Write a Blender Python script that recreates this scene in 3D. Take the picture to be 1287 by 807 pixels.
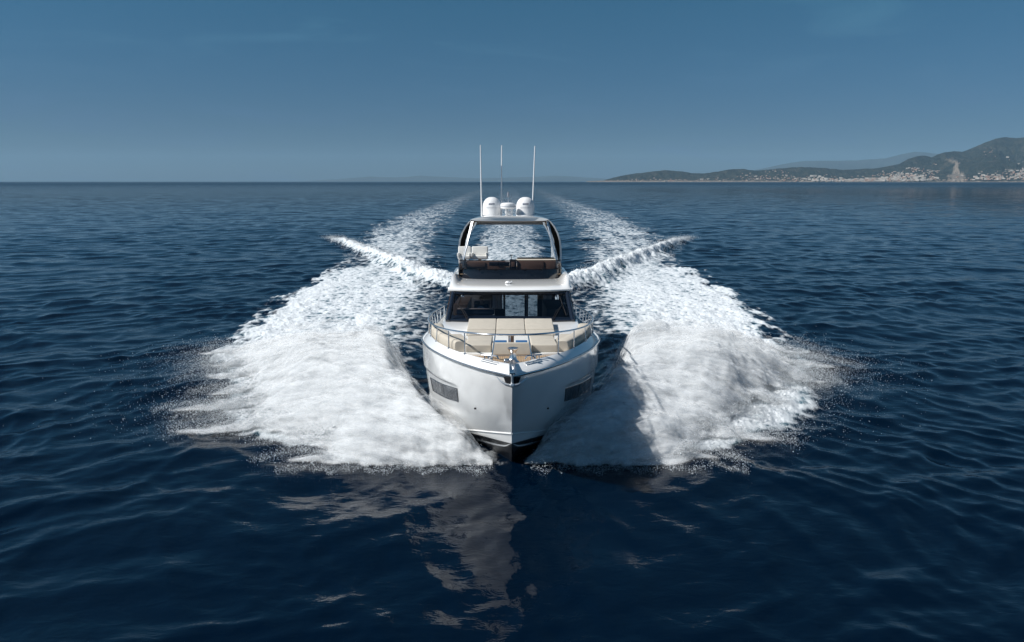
import bpy, bmesh, math, random
import numpy as np
from mathutils import Vector, Matrix

for o in list(bpy.data.objects):
    bpy.data.objects.remove(o)
scene = bpy.context.scene
col = scene.collection
R = math.radians

# ------------------------------------------------------------------ camera
cam_d = bpy.data.cameras.new('camera')
cam_d.sensor_width = 36.0
cam_d.lens = 24.0
cam_d.clip_start = 0.1
cam_d.clip_end = 90000
cam = bpy.data.objects.new('camera', cam_d)
col.objects.link(cam)
cam.location = (0, 0, 7.5)
cam.rotation_euler = (R(90 - 11.56), 0, 0)
scene.camera = cam

# ------------------------------------------------------------------ daylight
SUN_EL, SUN_AZ = 44.0, -104.0          # degrees; azimuth measured from +Y towards +X
sd = Vector((math.sin(R(SUN_AZ)) * math.cos(R(SUN_EL)), math.cos(R(SUN_AZ)) * math.cos(R(SUN_EL)), math.sin(R(SUN_EL))))
sun_l = bpy.data.lights.new('sun', 'SUN')
sun_l.energy = 4.8
sun_l.angle = R(0.53)
sun_l.color = (1.0, 0.975, 0.935)
sun = bpy.data.objects.new('sun', sun_l)
col.objects.link(sun)
sun.rotation_euler = sd.to_track_quat('Z', 'Y').to_euler()

world = bpy.data.worlds.new('World')
scene.world = world
world.use_nodes = True
wn, wl = world.node_tree.nodes, world.node_tree.links
wn.clear()
wout = wn.new('ShaderNodeOutputWorld')
wbg = wn.new('ShaderNodeBackground')
sky = wn.new('ShaderNodeTexSky')
sky.sky_type = 'NISHITA'
sky.sun_disc = False
sky.sun_elevation = R(SUN_EL)
sky.sun_rotation = R(SUN_AZ)
sky.altitude = 0
sky.air_density = 1.0
sky.dust_density = 0.3
sky.ozone_density = 2.0
wbg.inputs['Strength'].default_value = 0.050
# faint wisps of cirrus, laid out on the sky's own directions
tc = wn.new('ShaderNodeTexCoord')
mp = wn.new('ShaderNodeMapping'); mp.inputs['Scale'].default_value = (2.2, 2.2, 11.0); mp.inputs['Rotation'].default_value = (0.0, 0.25, 0.3)
nz = wn.new('ShaderNodeTexNoise'); nz.inputs['Scale'].default_value = 2.3; nz.inputs['Detail'].default_value = 7; nz.inputs['Distortion'].default_value = 0.8
rp = wn.new('ShaderNodeValToRGB')
rp.color_ramp.elements[0].position = 0.54; rp.color_ramp.elements[0].color = (0, 0, 0, 1)
rp.color_ramp.elements[1].position = 0.95; rp.color_ramp.elements[1].color = (0.75, 0.75, 0.75, 1)
mx = wn.new('ShaderNodeMix'); mx.data_type = 'RGBA'
hs = wn.new('ShaderNodeHueSaturation'); hs.inputs['Saturation'].default_value = 0.93
mx.inputs[7].default_value = (5.5, 6.3, 7.4, 1)
wl.new(tc.outputs['Generated'], mp.inputs['Vector']); wl.new(mp.outputs[0], nz.inputs['Vector'])
wl.new(nz.outputs['Fac'], rp.inputs[0]); wl.new(rp.outputs[0], mx.inputs[0])
wl.new(sky.outputs[0], hs.inputs['Color']); wl.new(hs.outputs[0], mx.inputs[6])
sx = wn.new('ShaderNodeSeparateXYZ'); wl.new(tc.outputs['Generated'], sx.inputs[0])
tr = wn.new('ShaderNodeValToRGB'); te = tr.color_ramp.elements
te[0].position = 0.0; te[0].color = (0.24, 0.37, 0.64, 1)
te[1].position = 0.60; te[1].color = (0.42, 0.80, 0.96, 1)
tq = te.new(0.28); tq.color = (0.17, 0.58, 0.76, 1)
tq = te.new(0.08); tq.color = (0.23, 0.42, 0.66, 1)
tq = te.new(0.22); tq.color = (0.20, 0.56, 0.74, 1)
wl.new(sx.outputs['Z'], tr.inputs[0])
tm = wn.new('ShaderNodeMix'); tm.data_type = 'RGBA'; tm.blend_type = 'MULTIPLY'; tm.inputs[0].default_value = 1.0
wl.new(mx.outputs[2], tm.inputs[6]); wl.new(tr.outputs[0], tm.inputs[7])
wl.new(tm.outputs[2], wbg.inputs['Color']); wl.new(wbg.outputs[0], wout.inputs['Surface'])

scene.cycles.transparent_max_bounces = 24
scene.view_settings.view_transform = 'Standard'
scene.view_settings.look = 'None'
scene.view_settings.exposure = 0.30
scene.view_settings.gamma = 1.0
scene.view_settings.use_curve_mapping = False

# ------------------------------------------------------------------ helpers
def mesh_obj(name, verts, faces, mats=None, parent=None, smooth=False, fmat=None):
    me = bpy.data.meshes.new(name)
    me.from_pydata([tuple(v) for v in verts], [], [tuple(f) for f in faces])
    me.update()
    return link_mesh(name, me, mats, parent, smooth, fmat)

def link_mesh(name, me, mats=None, parent=None, smooth=False, fmat=None):
    o = bpy.data.objects.new(name, me)
    col.objects.link(o)
    if mats is not None:
        for m in (mats if isinstance(mats, (list, tuple)) else [mats]):
            me.materials.append(m)
    if fmat is not None:
        me.polygons.foreach_set('material_index', np.asarray(fmat, dtype=np.int32))
    if smooth:
        me.polygons.foreach_set('use_smooth', np.ones(len(me.polygons), dtype=bool))
    if parent is not None:
        o.parent = parent
    return o

def fast_mesh(name, V, F, k):
    """V (n,3) float, F (m,k) int -> mesh with all faces of k corners"""
    me = bpy.data.meshes.new(name)
    me.vertices.add(len(V)); me.vertices.foreach_set('co', np.asarray(V, dtype=np.float32).ravel())
    me.loops.add(F.size); me.loops.foreach_set('vertex_index', np.asarray(F, dtype=np.int32).ravel())
    me.polygons.add(len(F))
    me.polygons.foreach_set('loop_start', np.arange(0, F.size, k, dtype=np.int32))
    me.polygons.foreach_set('loop_total', np.full(len(F), k, dtype=np.int32))
    me.update(calc_edges=True)
    return me

def tag(o, label=None, cat=None, group=None, kind=None):
    if label: o['label'] = label
    if cat: o['category'] = cat
    if group: o['group'] = group
    if kind: o['kind'] = kind
    return o

def empty(name, loc=(0, 0, 0), rot=(0, 0, 0)):
    o = bpy.data.objects.new(name, None)
    col.objects.link(o); o.location = loc; o.rotation_euler = rot
    o.empty_display_size = 0.3
    return o

def pbr(name, color, rough=0.5, metal=0.0, spec=0.5, coat=0.0, noise=0.0, nscale=8.0, bump=0.0, bscale=60.0, bdist=0.01):
    m = bpy.data.materials.new(name); m.use_nodes = True
    n, l = m.node_tree.nodes, m.node_tree.links
    b = n['Principled BSDF']
    b.inputs['Base Color'].default_value = (*color, 1)
    b.inputs['Roughness'].default_value = rough
    b.inputs['Metallic'].default_value = metal
    b.inputs['Specular IOR Level'].default_value = spec
    b.inputs['Coat Weight'].default_value = coat
    b.inputs['Coat Roughness'].default_value = 0.05
    if noise or bump:
        t = n.new('ShaderNodeTexCoord')
    if noise:
        nt = n.new('ShaderNodeTexNoise'); nt.inputs['Scale'].default_value = nscale; nt.inputs['Detail'].default_value = 6
        l.new(t.outputs['Object'], nt.inputs['Vector'])
        r = n.new('ShaderNodeValToRGB')
        r.color_ramp.elements[0].position = 0.3; r.color_ramp.elements[1].position = 0.7
        r.color_ramp.elements[0].color = (*[c * (1 - noise) for c in color], 1)
        r.color_ramp.elements[1].color = (*[min(1, c * (1 + noise * 0.6)) for c in color], 1)
        l.new(nt.outputs['Fac'], r.inputs[0]); l.new(r.outputs[0], b.inputs['Base Color'])
    if bump:
        bt = n.new('ShaderNodeTexNoise'); bt.inputs['Scale'].default_value = bscale; bt.inputs['Detail'].default_value = 3
        l.new(t.outputs['Object'], bt.inputs['Vector'])
        bp = n.new('ShaderNodeBump'); bp.inputs['Strength'].default_value = bump; bp.inputs['Distance'].default_value = bdist
        l.new(bt.outputs['Fac'], bp.inputs['Height']); l.new(bp.outputs[0], b.inputs['Normal'])
    return m

# gradient noise, vectorised
def _hash(ix, iy, seed):
    h = (ix.astype(np.int64) * 374761393 + iy.astype(np.int64) * 668265263 + seed * 1442695041) & 0xFFFFFFFF
    h = ((h ^ (h >> 13)) * 1274126177) & 0xFFFFFFFF
    h = (h ^ (h >> 16)) & 0xFFFFFFFF
    return h
def pnoise(x, y, seed=0):
    x = np.asarray(x, dtype=np.float64); y = np.asarray(y, dtype=np.float64)
    xi = np.floor(x); yi = np.floor(y); fx = x - xi; fy = y - yi
    u = fx * fx * fx * (fx * (fx * 6 - 15) + 10); v = fy * fy * fy * (fy * (fy * 6 - 15) + 10)
    def g(dx, dy):
        a = _hash(xi + dx, yi + dy, seed) * (2 * math.pi / 4294967296.0)
        return np.cos(a) * (fx - dx) + np.sin(a) * (fy - dy)
    n0 = g(0, 0) * (1 - u) + g(1, 0) * u
    n1 = g(0, 1) * (1 - u) + g(1, 1) * u
    return (n0 * (1 - v) + n1 * v) * 1.5
def fbm(x, y, octv=4, seed=0, gain=0.5, lac=2.03):
    s = 0; a = 1.0; f = 1.0; t = 0
    for k in range(octv):
        s = s + a * pnoise(x * f + 17.3 * k, y * f - 9.1 * k, seed + k); t += a
        a *= gain; f *= lac
    return s / t
def sstep(a, b, x):
    t = np.clip((np.asarray(x, dtype=np.float64) - a) / (b - a), 0, 1)
    return t * t * (3 - 2 * t)

# ------------------------------------------------------------------ the wake: where foam lies, how the water is heaped
WY = [0, 16.9, 17.3, 18.5, 20, 22, 27, 31, 41, 56, 71, 92, 107, 162, 250, 600, 1500]
WE = [0, 0, 2.2, 6.5, 8.6, 10.2, 12.6, 13.8, 15.0, 15.9, 17.6, 21.5, 23.8, 27, 28, 34, 44]   # outer edge of the foam
IY = [0, 45, 60, 73, 107, 214, 600, 1500]
IN_ = [2.5, 3.5, 6.0, 7.8, 10.4, 13.5, 20, 30]                                      # inner edge of the side bands
def centre(y): return -0.004 * np.asarray(y)
def v_ridge(u, y):
    """breaking diagonal crest running outwards and aft from the stern"""
    ur = 4.4 + (y - 48.0) * 0.445
    d = (u - ur) + .55 * fbm(u * .35, y * .11, 3, 29)
    along = sstep(40, 52, y) * (1 - sstep(80, 96, y)) ** .7
    return d, along

def wake(x, y):
    xc = x - centre(y)
    side = np.sign(xc); u = np.abs(xc)
    wob = fbm(x * 0.35 + 40 * side, y * 0.12, 3, 5) * (0.9 + 0.012 * np.clip(y, 0, 300))
    jag = fbm(x * 0.9, y * 0.35 + 50 * side, 4, 11, 0.62) * (1.9 + 0.008 * np.clip(y, 0, 300))
    E = np.interp(y, WY, WE) + 0.1 * side
    inn = np.interp(y, IY, IN_)
    # side bands
    core = sstep(0.25, -1.6, (u + wob + jag * sstep(20, 30, y) - E))
    hullgap = sstep(0.0, 1.0, u - np.interp(y, [18, 22, 25, 29, 34, 38, 44], [0, 2.6, 3.5, 3.5, 3.0, 2.6, 2.0]) + jag * 0.25)
    core = core * np.where(y > 60, sstep(.3, -3.5 - .01 * y, u + wob + jag * .8 - E), 1)
    band = core * np.where(y > 46, sstep(-1.2, 2.2, u + wob * 1.2 - inn), hullgap)
    # thinner in the inner part and far away
    rel = np.clip((u - inn) / np.maximum(E - inn, 0.5), 0, 1)
    dens = np.interp(y, [17, 30, 45, 70, 110, 200, 400, 900, 1500], [1.0, 1.0, 0.97, 0.78, 0.60, 0.42, 0.24, 0.08, 0.0])
    dens = dens * (0.62 + 0.38 * sstep(0.0, 0.5, rel) + 0.10 * sstep(0.6, 0.95, rel) * (y < 60))
    dens = dens * (1 - .50 * (1 - sstep(3.5, 7.5, u + 1.2 * jag)) * sstep(24, 28, y) * (1 - sstep(60, 80, y)))
    patch = 0.5 + 0.5 * fbm(x * 0.16, y * 0.055, 3, 21) * 1.8
    dens = dens * (0.80 + 0.35 * patch)
    foam = band * dens
    foam = foam * (1 - .45 * sstep(.45, 1.0, .5 + fbm(x * .5, y * .10, 4, 23, .6) * 1.6) * (.45 * sstep(29, 36, y) + .55 * sstep(50, 90, y)))
    # propeller wash
    cw = np.interp(y, [34, 50, 107, 250, 700], [2.6, 3.2, 4.0, 5.5, 8])
    cf = sstep(1.0, -1.3, u + wob * 0.7 - cw) * sstep(33, 37, y)
    cf = cf * np.interp(y, [34, 60, 107, 250, 500, 1100], [0.85, 0.66, 0.50, 0.30, 0.13, 0.0])
    foam = np.maximum(foam, cf)
    # diagonal breaking crest
    d, al = v_ridge(u, y)
    wr = (1.0 + 0.6 * fbm(x * 0.8, y * 0.5, 4, 31, .6)) * np.interp(y, [46, 60, 88, 96], [1.9, 1.15, .75, .45])
    vr = np.exp(-(np.clip(d, 0, None) / (0.9 * wr)) ** 2) * np.exp(-(np.clip(-d, 0, None) / (2.4 * wr)) ** 2) * al
    foam = np.clip(np.maximum(foam, vr * 1.15), 0, 1)
    vh = np.interp(y, [48, 60, 85, 95], [.95, .85, .65, .15]) * np.exp(-(np.clip(d, 0, None) / (.85 * wr)) ** 2) * np.exp(-(np.clip(-d, 0, None) / (1.4 * wr)) ** 2) * al
    # heights
    h = vh * (1 + 0.55 * fbm(x * .9, y * 0.7, 4, 33, .6))
    lump = fbm(x * 1.1, y * 0.75, 4, 41, 0.6)
    lumpf = 1 - np.abs(fbm(x * 2.3, y * 1.7, 3, 47, 0.6)) * 2.2
    nearb = np.interp(y, [17, 24, 34, 60, 120, 300], [0.15, 0.24, 0.20, 0.13, 0.08, 0.0])
    h = h + foam * nearb * (0.7 * lump + 0.25 * lumpf + 0.35)
    # dark shoulders of the outer waves and the hollow beside the wash
    for off, amp, wd in ((5.0, 0.34, 2.6), (13.0, 0.20, 3.5)):
        o_ = u - (E + off + 0.02 * y)
        h = h + amp * np.exp(-(o_ / (wd + 0.01 * y)) ** 2) * sstep(75, 110, y) * (1 - sstep(350, 700, y))
    gapc = (cw + inn) * 0.5
    h = h - 0.35 * np.exp(-((u - gapc) / 2.4) ** 2) * sstep(44, 60, y) * (1 - sstep(160, 400, y))
    h = h + 0.25 * np.exp(-(u / 2.6) ** 2) * sstep(37, 48, y) * (1 - sstep(100, 200, y))
    # hollow along the hull
    h = h - 0.35 * np.exp(-((u - 2.9) / 1.3) ** 2) * sstep(19, 23, y) * (1 - sstep(38, 44, y))
    return foam, h

# ------------------------------------------------------------------ sea
def wave_set(seed):
    rs = np.random.RandomState(seed)
    W = []
    n = 84
    for i in range(n):
        lam = 0.34 * (13.0 / 0.34) ** (i / (n - 1.0)) * rs.uniform(0.93, 1.07)
        k = 2 * math.pi / lam
        spread = np.interp(lam, [0.4, 2, 12], [0.85, 0.55, 0.35])
        th = rs.normal(0, spread) - 0.20
        slope = np.interp(lam, [0.34, 0.8, 1.8, 4, 8, 13], [0.019, 0.038, 0.034, 0.017, 0.007, 0.004])
        W.append((k * math.sin(th), k * math.cos(th), slope / k * rs.uniform(0.6, 1.3), rs.uniform(0, 6.283), lam))
    return W
WAVES = wave_set(7)

def sea_height(x, y, cell):
    z = np.zeros_like(x); dx = np.zeros_like(x); dy = np.zeros_like(x)
    wx = x + 0.9 * fbm(x * 0.11, y * 0.11, 2, 71) * 2; wy = y + 0.9 * fbm(x * 0.13 + 9, y * 0.13, 2, 72) * 2
    gust = 1.0 + 0.45 * fbm(x * 0.045, y * 0.06, 3, 73) * 1.6
    for kx, ky, a, ph, lam in WAVES:
        fade = np.clip((lam / cell - 2.5) / 3.0, 0, 1)
        p = kx * wx + ky * wy + ph
        s = np.sin(p); c = np.cos(p)
        aa = a * fade * (gust if lam < 3 else 1.0)
        z += aa * s
        k = math.hypot(kx, ky)
        dx += 0.8 * aa * c * kx / k; dy += 0.8 * aa * c * ky / k
    return z, dx, dy

def build_sea():
    RR = 0.0036
    r0 = 7.0
    near = np.linspace(0.5, r0 - 0.4, 10)
    nfine = int(math.log(700 / r0) / RR)
    fine = r0 * np.exp(np.arange(nfine) * RR)
    coarse = [fine[-1] * 1.01]; step = 1.012
    while coarse[-1] < 24000:
        coarse.append(min(coarse[-1] * step, 24000)); step = min(step * 1.02, 1.09)
    r = np.concatenate([near, fine, coarse])
    a_f = np.linspace(-R(50), R(50), 1500)
    a_c = np.linspace(R(50), 2 * math.pi - R(50), 70)[1:-1]
    a = np.concatenate([a_f, a_c])
    nr, na = len(r), len(a)
    RRg, AA = np.meshgrid(r, a, indexing='ij')
    X = (RRg * np.sin(AA)).ravel(); Y = (RRg * np.cos(AA)).ravel()
    cell = np.maximum(RRg * 0.0040, 0.04).ravel()
    z, dx, dy = sea_height(X, Y, cell)
    infront = (np.abs(AA.ravel()) < R(50.5)) & (RRg.ravel() < 1600)
    foam = np.zeros_like(X); wh = np.zeros_like(X)
    f_, h_ = wake(X[infront], Y[infront])
    foam[infront] = f_; wh[infront] = h_
    calm = 1 - 0.55 * sstep(0.1, 0.8, foam)
    # the water just ahead of the bow is ironed smooth
    edgef = 1 - sstep(R(46), R(50), np.abs(AA.ravel())); far = 1 - sstep(450, 690, RRg.ravel())
    amp = calm * edgef * far * (1 - 0.50 * np.exp(-((X / 7.0) ** 2 + ((Y - 13) / 5.5) ** 2)))
    X2 = X + dx * amp; Y2 = Y + dy * amp
    Z = z * amp + wh * edgef
    V = np.stack([X2, Y2, Z], 1)
    i = np.arange(nr - 1)[:, None] * na; j = np.arange(na)[None, :]; j2 = (j + 1) % na
    F = np.stack([(i + j), (i + j2), (i + na + j2), (i + na + j)], -1).reshape(-1, 4)
    # close the centre
    V = np.concatenate([V, [[0, 0, 0]]])
    foam = np.concatenate([foam, [0]])
    me = fast_mesh('sea', V, F[:, ::-1], 4)
    bm_extra = None
    at = me.attributes.new('foam', 'FLOAT', 'POINT')
    at.data.foreach_set('value', foam.astype(np.float32))
    o = link_mesh('sea', me, sea_mat(), smooth=True)
    o['kind'] = 'structure'
    return o

def sea_mat():
    m = bpy.data.materials.new('sea_water'); m.use_nodes = True
    n, l = m.node_tree.nodes, m.node_tree.links
    out = n['Material Output']; w = n['Principled BSDF']
    w.inputs['Base Color'].default_value = (0.0001, 0.0040, 0.0120, 1)
    w.inputs['Roughness'].default_value = 0.05
    w.inputs['IOR'].default_value = 1.35
    geo = n.new('ShaderNodeNewGeometry')
    def mapping(sx, sy, sz=1, rot=0):
        k = n.new('ShaderNodeMapping'); k.inputs['Scale'].default_value = (sx, sy, sz); k.inputs['Rotation'].default_value = (0, 0, rot)
        l.new(geo.outputs['Position'], k.inputs['Vector']); return k
    def noise(vec, sc, det=3, rough=0.5, dist=0.0):
        k = n.new('ShaderNodeTexNoise'); k.inputs['Scale'].default_value = sc; k.inputs['Detail'].default_value = det
        k.inputs['Roughness'].default_value = rough; k.inputs['Distortion'].default_value = dist
        l.new(vec.outputs[0], k.inputs['Vector']); return k
    def mth(op, a, b=None, c=None, clamp=False):
        k = n.new('ShaderNodeMath'); k.operation = op; k.use_clamp = clamp
        for i, v in enumerate((a, b, c)):
            if v is None: continue
            if isinstance(v, (int, float)): k.inputs[i].default_value = v
            else: l.new(v, k.inputs[i])
        return k.outputs[0]
    def sm(a, b, v):
        k = n.new('ShaderNodeMapRange'); k.interpolation_type = 'SMOOTHSTEP'
        for i, q in ((0, v), (1, a), (2, b)):
            if isinstance(q, (int, float)): k.inputs[i].default_value = q
            else: l.new(q, k.inputs[i])
        return k.outputs[0]
    # ripples: fine close by, longer wind waves far out where the mesh is too coarse
    m1 = mapping(0.8, 1.5, 1, 0.15)
    n1 = noise(m1, 2.2, 4, 0.55, 0.4)
    m2 = mapping(0.35, 1.0, 1, -0.1)
    n2 = noise(m2, 0.32, 5, 0.6, 0.3)
    ln = n.new('ShaderNodeVectorMath'); ln.operation = 'LENGTH'; l.new(geo.outputs['Position'], ln.inputs[0])
    farf = sm(60.0, 500.0, ln.outputs['Value'])
    b1 = n.new('ShaderNodeBump'); b1.inputs['Strength'].default_value = 0.5; b1.inputs['Distance'].default_value = 0.045
    l.new(n1.outputs['Fac'], b1.inputs['Height'])
    b2 = n.new('ShaderNodeBump'); b2.inputs['Distance'].default_value = 3.2
    l.new(mth('MULTIPLY', farf, 0.9), b2.inputs['Strength']); l.new(n2.outputs['Fac'], b2.inputs['Height']); l.new(b1.outputs[0], b2.inputs['Normal'])
    l.new(b2.outputs[0], w.inputs['Normal'])
    l.new(mth('MULTIPLY_ADD', sm(150.0, 2500.0, ln.outputs['Value']), 0.22, 0.045), w.inputs['Roughness'])
    # foam
    at = n.new('ShaderNodeAttribute'); at.attribute_name = 'foam'
    f = at.outputs['Fac']
    fa = noise(mapping(1.15, 0.50), 1.1, 9, 0.72, 0.5)
    fb = noise(mapping(1.0, 0.75), 7.0, 6, 0.75, 0.2)
    vo = n.new('ShaderNodeTexVoronoi'); vo.feature = 'SMOOTH_F1'; vo.inputs['Scale'].default_value = 2.4
    wv = n.new('ShaderNodeVectorMath'); wv.operation = 'ADD'
    sc_ = n.new('ShaderNodeVectorMath'); sc_.operation = 'SCALE'; sc_.inputs['Scale'].default_value = 0.9
    l.new(fa.outputs['Color'], sc_.inputs[0]); l.new(geo.outputs['Position'], wv.inputs[0]); l.new(sc_.outputs[0], wv.inputs[1])
    l.new(wv.outputs[0], vo.inputs['Vector'])
    cells = mth('MULTIPLY', vo.outputs['Distance'], 0.55)
    tot = mth('ADD', mth('MULTIPLY', fa.outputs['Fac'], 0.62), mth('MULTIPLY', fb.outputs['Fac'], 0.30))
    tot = mth('ADD', tot, mth('SUBTRACT', cells, 0.10))
    thr = mth('SUBTRACT', 0.80, mth('MULTIPLY', f, 0.42))
    cov = sm(mth('SUBTRACT', thr, 0.10), mth('ADD', thr, 0.17), tot)
    cov = mth('MULTIPLY', cov, mth('MULTIPLY_ADD', f, 0.55, 0.48, clamp=True))
    cov = mth('MULTIPLY', cov, sm(0.0, 0.14, f))
    fo = n.new('ShaderNodeBsdfPrincipled')
    fo.inputs['Base Color'].default_value = (0.66, 0.695, 0.72, 1); fo.inputs['Roughness'].default_value = 0.75
    fo.inputs['Specular IOR Level'].default_value = 0.3
    fbmp = n.new('ShaderNodeBump'); fbmp.inputs['Strength'].default_value = 0.8; fbmp.inputs['Distance'].default_value = 0.10
    l.new(tot, fbmp.inputs['Height']); l.new(fbmp.outputs[0], fo.inputs['Normal'])
    # aerated water round the foam is paler and greener
    wc = n.new('ShaderNodeMix'); wc.data_type = 'RGBA'
    wc.inputs[6].default_value = (0.0001, 0.0040, 0.0120, 1); wc.inputs[7].default_value = (0.06, 0.19, 0.25, 1)
    l.new(mth('MULTIPLY', sm(0.35, 1.0, f), 0.62), wc.inputs[0]); l.new(wc.outputs[2], w.inputs['Base Color'])
    mix = n.new('ShaderNodeMixShader')
    l.new(cov, mix.inputs[0]); l.new(w.outputs[0], mix.inputs[1]); l.new(fo.outputs[0], mix.inputs[2])
    l.new(mix.outputs[0], out.inputs['Surface'])
    return m
build_sea()
# ------------------------------------------------------------------ far coast: hills, town, haze
FPX, CPX, HPX = 858.0, 643.5, 228.0
COAST_X = [700, 760, 900, 1040, 1120, 1200, 1287, 1420, 1560]
COAST_Y = [8600, 8300, 8000, 7800, 7500, 7200, 6900, 6600, 6500]
SIL = [(735, 0), (757, 1), (768, 4.5), (785, 8), (800, 10), (818, 12), (832, 13.5), (850, 12), (868, 9.5), (880, 9.5), (897, 12), (915, 15), (928, 14.5), (942, 12.5), (956, 14),
       (972, 15.5), (992, 17), (1015, 16.5), (1035, 15), (1050, 13.5), (1070, 14.5), (1087, 15.5), (1103, 17.5), (1118, 21), (1128, 26.5), (1138, 30), (1149, 31), (1157, 29), (1163, 32),
       (1172, 34.5), (1183, 35.5), (1194, 35.5), (1202, 38.5), (1212, 43), (1222, 47), (1231, 50.5), (1243, 52.5), (1256, 51.5), (1270, 52.5), (1287, 53.5), (1330, 60), (1400, 66), (1480, 55), (1560, 40)]
SX = np.array([p[0] for p in SIL]); SH = np.array([p[1] for p in SIL])

def hill_depth(px): return np.interp(px, [735, 800, 1000, 1120, 1200, 1300, 1560], [350, 700, 1000, 1300, 2100, 2600, 2600])
def hill_z(px, t):
    """px: bearing as tangent units, t: 0 at the shore, 1 at the skyline, >1 behind"""
    yc = np.interp(px, COAST_X, COAST_Y); dp = hill_depth(px)
    y = yc + dp * t
    hs = np.interp(px, SX, SH)
    hs = hs + 0.9 * fbm(px * 0.09, px * 0 + 3.3, 4, 91, 0.6) * sstep(740, 770, px)
    top = hs / FPX * (yc + dp) + 6
    x = (px - CPX) / FPX * y
    rav = np.abs(fbm(x * 0.0020, y * 0.0008, 5, 92, 0.6))
    prof = np.where(t < 1, np.clip(t, 0, 1) ** 0.85, np.exp(-((t - 1) / 0.5) ** 2))
    prof = prof * (1 - 0.72 * (1 - np.clip(rav * 3.0, 0, 1)) * np.sin(np.clip(t, 0, 1) * math.pi))
    spur = 0.10 * fbm(x * 0.003, y * 0.003, 4, 93) * np.sin(np.clip(t, 0, 1) * math.pi)
    z = top * np.clip(prof + spur, 0, 1.02)
    z = np.where(t < 0.02, -4, z + 3)
    return x, y, z

def hill_material():
    m = bpy.data.materials.new('maquis_hillside'); m.use_nodes = True
    n, l = m.node_tree.nodes, m.node_tree.links
    b = n['Principled BSDF']; b.inputs['Roughness'].default_value = 0.95; b.inputs['Specular IOR Level'].default_value = 0.1
    g = n.new('ShaderNodeNewGeometry')
    def nz(sc, det, r=0.6):
        k = n.new('ShaderNodeTexNoise'); k.inputs['Scale'].default_value = sc; k.inputs['Detail'].default_value = det; k.inputs['Roughness'].default_value = r
        l.new(g.outputs['Position'], k.inputs['Vector']); return k
    def ramp(src, stops):
        r = n.new('ShaderNodeValToRGB'); e = r.color_ramp.elements
        e[0].position, e[0].color = stops[0][0], (*stops[0][1], 1); e[1].position, e[1].color = stops[-1][0], (*stops[-1][1], 1)
        for p, c in stops[1:-1]:
            q = e.new(p); q.color = (*c, 1)
        l.new(src, r.inputs[0]); return r
    green = ramp(nz(0.012, 8).outputs['Fac'], [(0.3, (0.008, 0.011, 0.009)), (0.5, (0.017, 0.021, 0.014)), (0.70, (0.060, 0.052, 0.036))])
    rockc = ramp(nz(0.03, 6).outputs['Fac'], [(0.3, (0.10, 0.085, 0.07)), (0.7, (0.33, 0.27, 0.215))])
    at = n.new('ShaderNodeAttribute'); at.attribute_name = 'rock'
    ad = n.new('ShaderNodeMath'); ad.operation = 'ADD'
    nn = nz(0.011, 8, 0.7); l.new(at.outputs['Fac'], ad.inputs[0]); l.new(nn.outputs['Fac'], ad.inputs[1])
    mr = n.new('ShaderNodeMapRange'); mr.inputs[1].default_value = 0.78; mr.inputs[2].default_value = 1.05; l.new(ad.outputs[0], mr.inputs[0])
    mx = n.new('ShaderNodeMix'); mx.data_type = 'RGBA'
    l.new(mr.outputs[0], mx.inputs[0]); l.new(green.outputs[0], mx.inputs[6]); l.new(rockc.outputs[0], mx.inputs[7]); l.new(mx.outputs[2], b.inputs['Base Color'])
    bp = n.new('ShaderNodeBump'); bp.inputs['Strength'].default_value = 1.0; bp.inputs['Distance'].default_value = 45
    l.new(nz(0.03, 5).outputs['Fac'], bp.inputs['Height']); l.new(bp.outputs[0], b.inputs['Normal'])
    return m

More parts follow.
